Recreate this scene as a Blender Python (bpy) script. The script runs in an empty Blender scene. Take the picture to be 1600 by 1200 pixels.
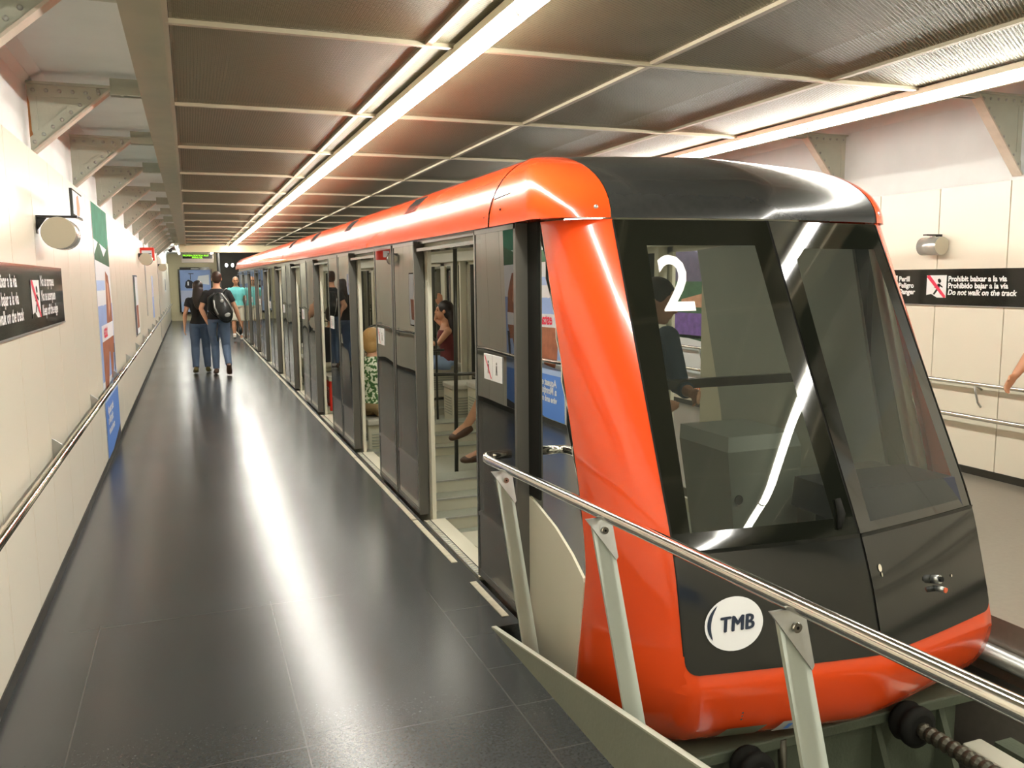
import bpy, bmesh, math, random
from mathutils import Vector, Matrix
random.seed(7)
V = Vector
PI = math.pi
S = bpy.context.scene
COL = S.collection

# ------------------------------------------------------------------ camera
cam_d = bpy.data.cameras.new('camera')
cam = bpy.data.objects.new('camera', cam_d)
COL.objects.link(cam)
Rw = [[0.93449628, -0.35583194, -0.01001629],
      [-0.05356259, -0.11273883, -0.99217993],
      [0.35192009, 0.92772495, -0.1244133]]        # rows: image right, image down, forward
right = V(Rw[0]); down = V(Rw[1]); fwd = V(Rw[2])
M = Matrix((right, -down, -fwd)).transposed().to_4x4()
M.translation = V((0, 0, 1.62))
cam.matrix_world = M
cam_d.sensor_width = 36
cam_d.lens = 1316.6 / 1600 * 36
cam_d.clip_start = 0.02
cam_d.clip_end = 200
S.camera = cam
# ------------------------------------------------------------------ world, exposure
w = bpy.data.worlds.new('world'); S.world = w; w.use_nodes = True
w.node_tree.nodes['Background'].inputs[0].default_value = (0.9, 0.88, 0.75, 1)
w.node_tree.nodes['Background'].inputs[1].default_value = 0.02
S.view_settings.view_transform = 'Standard'
S.view_settings.look = 'None'
S.view_settings.exposure = 0.0
S.view_settings.gamma = 1
S.view_settings.use_curve_mapping = False
TUBE = 72.0          # radiance of the fluorescent tubes
LAMP = (1.0, 0.97, 0.895)

# ------------------------------------------------------------------ materials
def nt(name):
    m = bpy.data.materials.new(name); m.use_nodes = True
    t = m.node_tree; t.nodes.clear()
    out = t.nodes.new('ShaderNodeOutputMaterial')
    return m, t, out
def mat(name, col, rough=0.5, metal=0.0, noise=0.0, nscale=6.0, spec=0.5, rnoise=0.0, bump=0.0, bscale=60.0, coat=0.0, stretch=None, sheen=0.0):
    m, t, out = nt(name)
    b = t.nodes.new('ShaderNodeBsdfPrincipled')
    b.inputs['Base Color'].default_value = (*col, 1)
    b.inputs['Roughness'].default_value = rough
    b.inputs['Metallic'].default_value = metal
    b.inputs['Specular IOR Level'].default_value = spec
    b.inputs['Coat Weight'].default_value = coat
    b.inputs['Coat Roughness'].default_value = 0.05
    tc = t.nodes.new('ShaderNodeTexCoord')
    src = tc.outputs['Object']
    if stretch:
        mp = t.nodes.new('ShaderNodeMapping'); mp.inputs['Scale'].default_value = stretch
        t.links.new(src, mp.inputs[0]); src = mp.outputs[0]
    if noise or rnoise:
        n = t.nodes.new('ShaderNodeTexNoise'); n.inputs['Scale'].default_value = nscale
        n.inputs['Detail'].default_value = 6
        t.links.new(src, n.inputs['Vector'])
        if noise:
            mx = t.nodes.new('ShaderNodeMix'); mx.data_type = 'RGBA'
            mx.inputs['A'].default_value = (*[c * (1 - noise) for c in col], 1)
            mx.inputs['B'].default_value = (*[min(1, c * (1 + noise)) for c in col], 1)
            t.links.new(n.outputs['Fac'], mx.inputs['Factor'])
            t.links.new(mx.outputs['Result'], b.inputs['Base Color'])
        if rnoise:
            mr = t.nodes.new('ShaderNodeMapRange')
            mr.inputs['To Min'].default_value = max(0.0, rough - rnoise); mr.inputs['To Max'].default_value = rough + rnoise
            t.links.new(n.outputs['Fac'], mr.inputs['Value'])
            t.links.new(mr.outputs[0], b.inputs['Roughness'])
    if bump:
        n2 = t.nodes.new('ShaderNodeTexNoise'); n2.inputs['Scale'].default_value = bscale
        t.links.new(src, n2.inputs['Vector'])
        bp = t.nodes.new('ShaderNodeBump'); bp.inputs['Strength'].default_value = bump; bp.inputs['Distance'].default_value = 0.01
        t.links.new(n2.outputs['Fac'], bp.inputs['Height']); t.links.new(bp.outputs[0], b.inputs['Normal'])
    t.links.new(b.outputs[0], out.inputs[0])
    return m
def emit(name, col, s):
    m, t, out = nt(name)
    e = t.nodes.new('ShaderNodeEmission'); e.inputs[0].default_value = (*col, 1); e.inputs[1].default_value = s
    t.links.new(e.outputs[0], out.inputs[0]); return m
def glass(name, tint, ior=1.5, rough=0.0, wave=0.0, veil=0.0, veilcol=(.2, .22, .2)):
    m, t, out = nt(name)
    tr = t.nodes.new('ShaderNodeBsdfTransparent'); tr.inputs[0].default_value = (*tint, 1)
    gl = t.nodes.new('ShaderNodeBsdfGlossy'); gl.inputs['Roughness'].default_value = rough
    gl.inputs['Color'].default_value = (.95, .97, .93, 1)
    fr = t.nodes.new('ShaderNodeFresnel'); fr.inputs['IOR'].default_value = ior
    mx = t.nodes.new('ShaderNodeMixShader')
    base = tr
    if veil:
        df = t.nodes.new('ShaderNodeBsdfDiffuse'); df.inputs[0].default_value = (*veilcol, 1)
        m2 = t.nodes.new('ShaderNodeMixShader'); m2.inputs[0].default_value = veil
        t.links.new(tr.outputs[0], m2.inputs[1]); t.links.new(df.outputs[0], m2.inputs[2]); base = m2
    if wave:
        tc = t.nodes.new('ShaderNodeTexCoord'); n = t.nodes.new('ShaderNodeTexNoise'); n.inputs['Scale'].default_value = 1.6
        n.inputs['Detail'].default_value = 0
        t.links.new(tc.outputs['Object'], n.inputs['Vector'])
        bp = t.nodes.new('ShaderNodeBump'); bp.inputs['Strength'].default_value = wave; bp.inputs['Distance'].default_value = 0.05
        t.links.new(n.outputs['Fac'], bp.inputs['Height']); t.links.new(bp.outputs[0], gl.inputs['Normal'])
    t.links.new(fr.outputs[0], mx.inputs[0]); t.links.new(base.outputs[0], mx.inputs[1]); t.links.new(gl.outputs[0], mx.inputs[2])
    t.links.new(mx.outputs[0], out.inputs[0])
    return m

def floor_mat():
    m, t, out = nt('polished dark stone floor')
    b = t.nodes.new('ShaderNodeBsdfPrincipled')
    tc = t.nodes.new('ShaderNodeTexCoord')
    n1 = t.nodes.new('ShaderNodeTexNoise'); n1.inputs['Scale'].default_value = 90; n1.inputs['Detail'].default_value = 4
    n2 = t.nodes.new('ShaderNodeTexNoise'); n2.inputs['Scale'].default_value = 1.1; n2.inputs['Detail'].default_value = 1
    for n in (n1, n2): t.links.new(tc.outputs['Object'], n.inputs['Vector'])
    cr = t.nodes.new('ShaderNodeValToRGB')
    cr.color_ramp.elements[0].position = .35; cr.color_ramp.elements[0].color = (.027, .030, .030, 1)
    cr.color_ramp.elements[1].position = .7; cr.color_ramp.elements[1].color = (.040, .043, .042, 1)
    t.links.new(n1.outputs['Fac'], cr.inputs[0])
    # tile joints, drawn from the floor's own metric coordinates
    sp = t.nodes.new('ShaderNodeSeparateXYZ'); t.links.new(tc.outputs['Object'], sp.inputs[0])
    def mth(op, a, bb, c=None):
        q = t.nodes.new('ShaderNodeMath'); q.operation = op
        for i, x in enumerate((a, bb, c)):
            if x is None: continue
            if isinstance(x, (int, float)): q.inputs[i].default_value = x
            else: t.links.new(x, q.inputs[i])
        return q.outputs[0]
    def joint(sock, off, per, wd):
        f = mth('SUBTRACT', sock, off); f = mth('DIVIDE', f, per); f = mth('FRACT', f, 0)
        f = mth('SUBTRACT', f, .5); f = mth('ABSOLUTE', f, 0); return mth('GREATER_THAN', f, .5 - wd / per)
    edge = mth('GREATER_THAN', sp.outputs[0], 1.08)
    jl = mth('LESS_THAN', mth('ABSOLUTE', mth('SUBTRACT', sp.outputs[0], 1.08), 0), .003)
    big = mth('MAXIMUM', joint(sp.outputs[1], 4.25, 1.4, .0025), joint(sp.outputs[0], .30, .78, .0022))
    small = joint(sp.outputs[1], 4.16, .33, .003)
    j = mth('MAXIMUM', mth('MAXIMUM', mth('MULTIPLY', big, mth('SUBTRACT', 1.0, edge)), mth('MULTIPLY', small, edge)), jl)
    mx = t.nodes.new('ShaderNodeMix'); mx.data_type = 'RGBA'
    t.links.new(j, mx.inputs['Factor']); t.links.new(cr.outputs[0], mx.inputs['A']); mx.inputs['B'].default_value = (.065, .066, .060, 1)
    t.links.new(mx.outputs['Result'], b.inputs['Base Color'])
    mr = t.nodes.new('ShaderNodeMapRange'); mr.inputs['To Min'].default_value = .22; mr.inputs['To Max'].default_value = .28
    t.links.new(n2.outputs['Fac'], mr.inputs['Value']); t.links.new(mr.outputs[0], b.inputs['Roughness'])
    b.inputs['Specular IOR Level'].default_value = .55
    t.links.new(b.outputs[0], out.inputs[0])
    return m
def mesh_mat():
    m, t, out = nt('expanded metal sheet')
    b = t.nodes.new('ShaderNodeBsdfPrincipled')
    b.inputs['Base Color'].default_value = (.225, .207, .122, 1); b.inputs['Metallic'].default_value = .3; b.inputs['Roughness'].default_value = .48
    tc = t.nodes.new('ShaderNodeTexCoord')
    sp = t.nodes.new('ShaderNodeSeparateXYZ'); t.links.new(tc.outputs['Object'], sp.inputs[0])
    def mth(op, a, bb=0.0):
        q = t.nodes.new('ShaderNodeMath'); q.operation = op
        for i, x in enumerate((a, bb)):
            if isinstance(x, (int, float)): q.inputs[i].default_value = x
            else: t.links.new(x, q.inputs[i])
        return q.outputs[0]
    u = mth('MULTIPLY', sp.outputs[0], 2 * PI / .030); v = mth('MULTIPLY', sp.outputs[1], 2 * PI / .018)
    s1 = mth('COSINE', mth('ADD', u, v)); s2 = mth('COSINE', mth('SUBTRACT', u, v))
    s = mth('MAXIMUM', s1, s2)
    hole = mth('LESS_THAN', s, .42)
    tr = t.nodes.new('ShaderNodeBsdfTransparent')
    mx = t.nodes.new('ShaderNodeMixShader'); t.links.new(hole, mx.inputs[0]); t.links.new(b.outputs[0], mx.inputs[1]); t.links.new(tr.outputs[0], mx.inputs[2])
    bp = t.nodes.new('ShaderNodeBump'); bp.inputs['Strength'].default_value = .8; bp.inputs['Distance'].default_value = .004
    t.links.new(s, bp.inputs['Height']); t.links.new(bp.outputs[0], b.inputs['Normal'])
    t.links.new(mx.outputs[0], out.inputs[0])
    return m
def foliage_print():
    m, t, out = nt('green and white leaf print cloth')
    b = t.nodes.new('ShaderNodeBsdfPrincipled'); b.inputs['Roughness'].default_value = .8
    tc = t.nodes.new('ShaderNodeTexCoord'); vo = t.nodes.new('ShaderNodeTexNoise'); vo.inputs['Scale'].default_value = 34
    vo.inputs['Detail'].default_value = 1
    t.links.new(tc.outputs['Object'], vo.inputs['Vector'])
    cr = t.nodes.new('ShaderNodeValToRGB'); e = cr.color_ramp.elements
    cr.color_ramp.interpolation = 'CONSTANT'
    e[0].position = 0; e[0].color = (.05, .13, .04, 1); e[1].position = .48; e[1].color = (.20, .34, .10, 1)
    x = e.new(.53); x.color = (.80, .84, .68, 1)
    t.links.new(vo.outputs['Fac'], cr.inputs[0]); t.links.new(cr.outputs[0], b.inputs['Base Color']); t.links.new(b.outputs[0], out.inputs[0])
    return m

MT = dict(
    floor=floor_mat(), mesh=mesh_mat(),
    wall=mat('cream enamel wall panel', (.80, .75, .61), .32, noise=.02, nscale=2, rnoise=.04),
    wallback=mat('dark panel joint', (.012, .011, .010), .9, spec=.1),
    base=mat('dark skirting', (.028, .026, .018), .5, noise=.3),
    conc=mat('painted grey concrete', (.72, .745, .72), .7, noise=.10, nscale=3, bump=.25, bscale=9),
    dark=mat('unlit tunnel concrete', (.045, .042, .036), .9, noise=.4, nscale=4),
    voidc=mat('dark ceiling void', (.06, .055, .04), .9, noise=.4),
    trackfl=mat('track concrete darkened as shade', (.07, .068, .05), .65, noise=.3, nscale=5, bump=.3),  # weak light in the track pit put into the concrete colour
    rfloor=mat('grey brown platform floor', (.22, .20, .16), .28, noise=.15, nscale=30),
    bar=mat('brushed ceiling bar', (.42, .37, .26), .45, .4, noise=.08),
    fascia=mat('olive steel fascia', (.36, .345, .24), .45, .2, noise=.15, nscale=5),
    brk=mat('grey green painted steel', (.46, .47, .38), .5, noise=.10, nscale=8, bump=.15),
    brkedge=mat('flange paint with pink reflection tint', (.60, .52, .42), .5, noise=.15, nscale=20),  # pinkish reflected light put into the flange colour
    rivet=mat('bare rivet steel', (.42, .42, .38), .35, .4),
    rust=mat('rust streak', (.30, .13, .04), .9, noise=.4, nscale=40),
    tube=emit('fluorescent tube glow', LAMP, TUBE),
    fixture=mat('cream lamp housing', (.78, .72, .55), .4),
    chrome=mat('polished stainless tube', (.82, .80, .74), .13, 1.0),
    steel=mat('galvanised steel', (.50, .51, .49), .35, .9, noise=.15, nscale=25),
    railpost=mat('pale grey green post paint', (.47, .51, .44), .45, noise=.05),
    plate=mat('grey green kerb plate paint', (.24, .255, .195), .5, noise=.10, nscale=5, bump=.1),
    strip=mat('worn cream edge strip', (.46, .42, .31), .6, noise=.35, nscale=22),
    orange=mat('orange red train paint', (.80, .075, .010), .20, noise=.02, coat=.6),
    blackp=mat('glossy black train panel', (.016, .017, .014), .10, coat=.2, spec=.4),
    roofp=mat('grey black roof paint', (.026, .027, .025), .22, coat=.3, noise=.3, nscale=30),
    frit=mat('black glass border', (.008, .009, .006), .06, coat=.5),
    rubber=mat('black rubber seal', (.012, .012, .010), .75, spec=.15),
    cream=mat('cream train body paint', (.66, .63, .50), .35),
    white=mat('white enamel', (.86, .86, .84), .35),
    numeral=mat('white numeral film', (.93, .93, .90), .4),
    navy=mat('navy print', (.012, .022, .045), .5),
    leafframe=mat('dark grey leaf frame', (.10, .10, .09), .25, .3, coat=.5),
    leafedge=mat('grey leaf edge', (.11, .105, .09), .35, .3),
    leaflow=mat('dark leaf lower panel', (.065, .066, .055), .22, coat=.5),
    glassl=glass('tinted leaf glass', (.30, .31, .27), 1.75, .01, .06, .10, (.10, .10, .085)),
    glassq=glass('tinted quarter glass', (.30, .31, .27), 1.45, .01, .04),
    glassf=glass('smoked windscreen glass', (.60, .63, .58), 1.42, .0, .012, .06, (.22, .24, .20)),
    glassc=glass('clear side glass', (.86, .88, .83), 1.4),
    tfloor=mat('grey green train floor', (.34, .36, .29), .45, noise=.12, nscale=40),
    tstep=mat('pale step riser', (.60, .58, .46), .45),
    tseat=mat('grey seat cushion', (.50, .49, .42), .6),
    tred=mat('red box enamel', (.75, .03, .012), .35),
    tpole=mat('dark grab pole', (.06, .06, .05), .3, .4),
    tlight=emit('train ceiling strip glow', (1, .95, .83), 16.0),
    dash=mat('dark blue dashboard', (.025, .03, .05), .35),
    cons=mat('grey console moulding', (.30, .32, .29), .4, noise=.08),
    under=mat('dark underframe', (.05, .055, .045), .55, noise=.3),
    buffer=mat('green grey buffer steel darkened as shade', (.085, .10, .065), .5, noise=.25, nscale=6, bump=.2),  # colour darkened to stand for the shade below the nose
    grease=mat('greasy dark steel', (.07, .065, .045), .35, .6, noise=.4, nscale=30),
    signblk=mat('black sign face', (.012, .012, .011), .12, coat=.4),
    signwht=mat('white sign print', (.85, .85, .83), .5),
    signred=mat('red sign print', (.75, .03, .08), .5),
    signgry=mat('sign edge aluminium', (.45, .45, .43), .4, .6),
    blue=mat('poster blue', (.10, .25, .68), .75), lblue=mat('poster pale blue', (.42, .56, .83), .75),
    sky=mat('poster sky', (.30, .42, .72), .75, noise=.2, nscale=2), haze=mat('poster haze', (.50, .55, .72), .75, noise=.2, nscale=2),
    pgreen=mat('poster green', (.03, .21, .12), .75, noise=.5, nscale=7), pskin=mat('poster brown', (.33, .11, .05), .75, noise=.5, nscale=9),
    pwhite=mat('poster white', (.80, .83, .86), .75), porange=mat('poster orange print', (.80, .20, .05), .4),
    pmount=mat('poster slate mountain', (.13, .12, .20), .75, noise=.5, nscale=8), plav=mat('poster lavender', (.17, .09, .36), .75, noise=.6, nscale=12),
    plilac=mat('poster lilac sky', (.50, .45, .72), .75), pdkgreen=mat('poster dark green', (.05, .14, .07), .75, noise=.6, nscale=9),
    sandy=mat('poster terracotta', (.62, .33, .20), .75, noise=.4, nscale=16), pdark=mat('poster charcoal', (.03, .03, .04), .75),
    endwall=mat('yellow cream wall', (.66, .60, .38), .5, noise=.05),
    led=emit('green led glyphs', (.35, 1, .05), 1.6), ledcase=mat('grey display case', (.42, .42, .38), .5),
    adlit=mat('lightbox print', (.55, .62, .78), .3), spk=mat('beige loudspeaker', (.52, .48, .36), .5), spkrim=mat('silver loudspeaker shell', (.62, .60, .54), .25, .6),
    cable=mat('grey conduit', (.45, .44, .42), .5),
    skin=mat('skin', (.62, .33, .20), .5, noise=.08, nscale=20), skin2=mat('tanned skin', (.50, .24, .13), .5, noise=.08, nscale=20),
    hairbr=mat('brown hair', (.036, .016, .007), .55, noise=.5, nscale=70, stretch=(4, 4, .4)), hairdk=mat('dark hair', (.016, .009, .006), .5, noise=.5, nscale=70, stretch=(4, 4, .4)),
    hairbl=mat('blond hair', (.50, .30, .11), .5, noise=.35, nscale=80, stretch=(4, 4, .5)), hairgr=mat('grey hair', (.30, .27, .24), .6, noise=.3, nscale=70),
    blackt=mat('black tee cloth', (.012, .012, .013), .85, bump=.2, bscale=25), jeans=mat('blue jeans denim', (.10, .15, .24), .85, noise=.25, nscale=9, bump=.3, bscale=40),
    jeans2=mat('faded denim', (.13, .20, .33), .85, noise=.3, nscale=8), teal=mat('aqua tee cloth', (.16, .60, .60), .8, bump=.2, bscale=22),
    shorts=mat('stone shorts cloth', (.62, .58, .46), .85), maroon=mat('maroon vest cloth', (.13, .022, .022), .8), dshort=mat('light denim', (.25, .34, .50), .85),
    navyt=mat('dark blue jacket cloth', (.025, .055, .085), .75, bump=.2, bscale=20), khaki=mat('khaki trousers cloth', (.33, .23, .11), .85, noise=.1),
    leafp=foliage_print(), shoebr=mat('brown shoe leather', (.09, .045, .025), .5), shoeol=mat('olive shoe', (.12, .10, .03), .6), shoebk=mat('black shoe', (.015, .015, .015), .5),
    shoewt=mat('white trainer', (.55, .54, .50), .6), sock=mat('white sock', (.8, .8, .78), .9), pack=mat('black pack nylon', (.018, .020, .018), .35, noise=.4, nscale=14, bump=.3, bscale=20),
    packg=mat('silver pack trim', (.45, .46, .44), .4, .4), eye=mat('eye', (.03, .02, .015), .2), lip=mat('lip', (.45, .14, .10), .5),
    bottle=glass('water bottle plastic', (.80, .86, .92), 1.33), orangecl=mat('orange cloth', (.75, .22, .06), .8), camblk=mat('black camera housing', (.02, .02, .02), .4),
    amber=mat('red reflector', (.8, .15, .06), .3), dim=emit('small tunnel lamp glow', (.95, 1, .95), 6.0), lens=mat('headlamp lens', (.26, .27, .17), .12, .4, coat=.6),
)

# ------------------------------------------------------------------ mesh helpers
ORG = {}
class MB:
    def __init__(s): s.v = []; s.f = []; s.mi = []; s.sm = []; s.mats = []
    def m(s, mt):
        if mt not in s.mats: s.mats.append(mt)
        return s.mats.index(mt)
    def add(s, vs, fs, mt=None, smooth=False):
        o = len(s.v); s.v += [V(p) for p in vs]
        k = s.m(mt) if mt else 0
        for f in fs: s.f.append([o + i for i in f]); s.mi.append(k); s.sm.append(smooth)
        return s
    def box(s, a, b, mt=None, bev=0):
        x0, y0, z0 = [min(a[i], b[i]) for i in range(3)]; x1, y1, z1 = [max(a[i], b[i]) for i in range(3)]
        if not bev:
            vs = [(x, y, z) for z in (z0, z1) for y in (y0, y1) for x in (x0, x1)]
            return s.add(vs, [(0, 2, 3, 1), (4, 5, 7, 6), (0, 1, 5, 4), (2, 6, 7, 3), (0, 4, 6, 2), (1, 3, 7, 5)], mt)
        bm = bmesh.new(); bmesh.ops.create_cube(bm, size=1)
        for v in bm.verts: v.co = V(((x0 + x1) / 2 + v.co.x * (x1 - x0), (y0 + y1) / 2 + v.co.y * (y1 - y0), (z0 + z1) / 2 + v.co.z * (z1 - z0)))
        bmesh.ops.bevel(bm, geom=bm.edges[:], offset=bev, segments=2, affect='EDGES', profile=.5)
        return s.bm(bm, mt)
    def bm(s, bm, mt=None, smooth=False):
        bm.verts.index_update()
        s.add([v.co.copy() for v in bm.verts], [[v.index for v in f.verts] for f in bm.faces], mt, smooth); bm.free(); return s
    def prism(s, poly, axis, a, b, mt=None):
        # poly: 2-D points; axis 0/1/2 extruded from a to b
        n = len(poly)
        def p(q, t):
            if axis == 0: return (t, q[0], q[1])
            if axis == 1: return (q[0], t, q[1])
            return (q[0], q[1], t)
        vs = [p(q, a) for q in poly] + [p(q, b) for q in poly]
        fs = [list(range(n))[::-1], list(range(n, 2 * n))] + [(i, (i + 1) % n, n + (i + 1) % n, n + i) for i in range(n)]
        return s.add(vs, fs, mt)
    def tube(s, pts, r, mt=None, n=10, cap=True, smooth=True):
        pts = [V(p) for p in pts]; rr = r if isinstance(r, (list, tuple)) else [r] * len(pts)
        vs = []; t0 = (pts[1] - pts[0]).normalized()
        up = V((0, 0, 1)) if abs(t0.z) < .9 else V((1, 0, 0))
        nrm = (up - t0 * up.dot(t0)).normalized()
        for i, p in enumerate(pts):
            if i == 0: t = pts[1] - pts[0]
            elif i == len(pts) - 1: t = pts[-1] - pts[-2]
            else: t = (pts[i + 1] - pts[i]).normalized() + (pts[i] - pts[i - 1]).normalized()
            t.normalize(); nrm = (nrm - t * nrm.dot(t)).normalized(); bn = t.cross(nrm)
            for k in range(n):
                a = 2 * PI * k / n; vs.append(p + (nrm * math.cos(a) + bn * math.sin(a)) * rr[i])
        fs = [(i * n + k, i * n + (k + 1) % n, (i + 1) * n + (k + 1) % n, (i + 1) * n + k) for i in range(len(pts) - 1) for k in range(n)]
        s.add(vs, fs, mt, smooth)
        if cap:
            o = len(s.v) - len(vs); k_ = s.m(mt) if mt else 0
            for L in (list(range(n))[::-1], list(range(len(vs) - n, len(vs)))):
                s.f.append([o + i for i in L]); s.mi.append(k_); s.sm.append(False)
        return s
    def cyl(s, a, b, r, mt=None, n=20): return s.tube([a, b], r, mt, n)
    def ball(s, c, r, mt=None, n=12, m=8, rot=None):
        if not isinstance(r, (tuple, list)): r = (r, r, r)
        vs = [V((0, 0, r[2]))]
        for j in range(1, m):
            th = PI * j / m
            for k in range(n):
                a = 2 * PI * k / n; vs.append(V((r[0] * math.sin(th) * math.cos(a), r[1] * math.sin(th) * math.sin(a), r[2] * math.cos(th))))
        vs.append(V((0, 0, -r[2])))
        if rot: vs = [rot @ v for v in vs]
        vs = [v + V(c) for v in vs]
        fs = [(0, 1 + k, 1 + (k + 1) % n) for k in range(n)]
        for j in range(m - 2):
            for k in range(n):
                a = 1 + j * n + k; b = 1 + j * n + (k + 1) % n; fs.append((a, a + n, b + n, b))
        L = len(vs) - 1; o = 1 + (m - 2) * n
        fs += [(o + k, L, o + (k + 1) % n) for k in range(n)]
        return s.add(vs, fs, mt, True)
    def grid(s, P, mt=None, smooth=True, flip=False):
        nr = len(P); nc = len(P[0]); vs = [p for row in P for p in row]
        fs = []
        for i in range(nr - 1):
            for j in range(nc - 1):
                q = (i * nc + j, i * nc + j + 1, (i + 1) * nc + j + 1, (i + 1) * nc + j)
                fs.append(q[::-1] if flip else q)
        return s.add(vs, fs, mt, smooth)
    def loft(s, pts, rad, side, mt=None, n=16):
        pts = [V(p) for p in pts]; vs = []
        P = []; Rr = []; Sd = []
        sides = side if isinstance(side, list) else [side] * len(pts)
        for i, p in enumerate(pts): P.append(p); Rr.append(rad[i]); Sd.append(V(sides[i]))
        for i, p in enumerate(P):
            t = (P[min(i + 1, len(P) - 1)] - P[max(i - 1, 0)]).normalized()
            sd = (Sd[i] - t * Sd[i].dot(t)); sd = sd.normalized() if sd.length > 1e-4 else t.orthogonal().normalized()
            w_ = t.cross(sd)
            a, b = Rr[i] if isinstance(Rr[i], (tuple, list)) else (Rr[i], Rr[i])
            for k in range(n):
                an = 2 * PI * k / n; vs.append(p + sd * a * math.cos(an) + w_ * b * math.sin(an))
        fs = [(i * n + k, i * n + (k + 1) % n, (i + 1) * n + (k + 1) % n, (i + 1) * n + k) for i in range(len(P) - 1) for k in range(n)]
        fs += [list(range(n))[::-1], list(range(len(vs) - n, len(vs)))]
        return s.add(vs, fs, mt, True)
    def build(s, name, mt=None, parent=None, local=False):
        me = bpy.data.meshes.new(name)
        o = V((0, 0, 0)) if (local or parent is None) else ORG.get(parent.name, V((0, 0, 0)))
        me.from_pydata([tuple(v - o) for v in s.v], [], s.f)
        mats = s.mats or [mt]
        if mt and not s.mats: mats = [mt]
        for q in mats: me.materials.append(q)
        if s.mats: me.polygons.foreach_set('material_index', s.mi)
        me.polygons.foreach_set('use_smooth', s.sm)
        me.update()
        ob = bpy.data.objects.new(name, me); COL.objects.link(ob)
        if parent: ob.parent = parent; ORG[ob.name] = o
        return ob
def thing(name, label, cat, loc=(0, 0, 0), group=None):
    o = bpy.data.objects.new(name, None); COL.objects.link(o); o.empty_display_size = .1
    o.location = loc; o['label'] = label; o['category'] = cat
    if group: o['group'] = group
    ORG[o.name] = V(loc); return o
def tag(o, label, cat, group=None):
    o['label'] = label; o['category'] = cat
    if group: o['group'] = group
    # the origin of a one-mesh thing is moved to its own middle
    me = o.data; c = sum((v.co for v in me.vertices), V()) / len(me.vertices)
    for v in me.vertices: v.co -= c
    o.location = c; return o
def struct(name, mb, mt=None):
    o = mb.build(name, mt); o['kind'] = 'structure'; return o
def dup(root, loc, label=None, group=None):
    r = root.copy(); COL.objects.link(r); r.location = loc
    if label: r['label'] = label
    if group: r['group'] = group
    for ch in list(root.children):
        c = ch.copy(); COL.objects.link(c); c.parent = r
        for g in list(ch.children):
            d = g.copy(); COL.objects.link(d); d.parent = c
    return r
def cp_part(o, d):
    c = o.copy(); COL.objects.link(c); c.parent = o.parent; c.location = o.location + V(d)
    for g in list(o.children):
        e = g.copy(); COL.objects.link(e); e.parent = c
    return c
_tc = {}
def text(st, size, shear=0, off=0.0, space=1.0, align='LEFT'):
    key = (st, size, shear, off, space, align)
    if key in _tc: return _tc[key]
    cu = bpy.data.curves.new('t', 'FONT'); cu.body = st; cu.size = size; cu.shear = shear; cu.offset = off; cu.space_character = space
    cu.resolution_u = 3; cu.align_x = align
    ob = bpy.data.objects.new('t', cu); COL.objects.link(ob)
    me = bpy.data.meshes.new_from_object(ob)
    r = ([v.co.copy() for v in me.vertices], [list(p.vertices) for p in me.polygons])
    bpy.data.objects.remove(ob); bpy.data.meshes.remove(me); bpy.data.curves.remove(cu)
    _tc[key] = r; return r
def put_text(mb, st, size, org, ux, uy, mt, nrm, lift=.002, **k):
    vs, fs = text(st, size, **k); ux = V(ux); uy = V(uy); n = V(nrm)
    mb.add([V(org) + ux * v.x + uy * v.y + n * lift for v in vs], fs, mt)

# ================================================================== SETTING
YB, YE = -3.2, 38.0
# left platform
mb = MB(); mb.prism([(-.75, -.9), (-.75, 0), (1.385, 0), (1.385, -.12), (1.33, -.14), (1.33, -.9)], 1, 3.56, YE)
mb.prism([(-.75, -.9), (-.75, 0), (1.236, 0), (1.236, -.9)], 1, YB, 3.56)
struct('floor', mb, MT['floor'])
mb = MB(); mb.prism([(3.50, -.9), (3.50, 0), (5.87, 0), (5.87, -.9)], 1, YB, 33)
struct('floor_right', mb, MT['rfloor'])
mb = MB(); mb.box((1.236, YB, -1.0), (3.5, 33, -.9)); struct('floor_track', mb, MT['trackfl'])

def panelled_wall(name, x, out, ys, y0, y1, z0, z1):
    """enamel panels with open joints over a dark backing; out = direction away from the hall"""
    mb = MB()
    mb.box((x + out * .03, y0, z0 - .06), (x + out * .08, y1, z1), MT['wallback'])
    yy = [y0] + [y for y in ys if y0 < y < y1] + [y1]
    for a, b in zip(yy, yy[1:]):
        mb.box((x, a + .0045, z0), (x + out * .03, b - .0045, z1), MT['wall'], bev=.0015)
    return struct(name, mb)
panelled_wall('wall_left', -.75, -1, [4.47 + .65 * k for k in range(-12, 52)], YB, YE, .06, 2.33)
panelled_wall('wall_right', 5.87, 1, [4.75 + .65 * k for k in range(-12, 44)], YB, 33, .06, 2.32)
struct('baseboard_left', MB().box((-.80, YB, 0), (-.745, YE, .06)), MT['base'])
struct('baseboard_right', MB().box((5.865, YB, 0), (5.92, 33, .06)), MT['base'])
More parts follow.
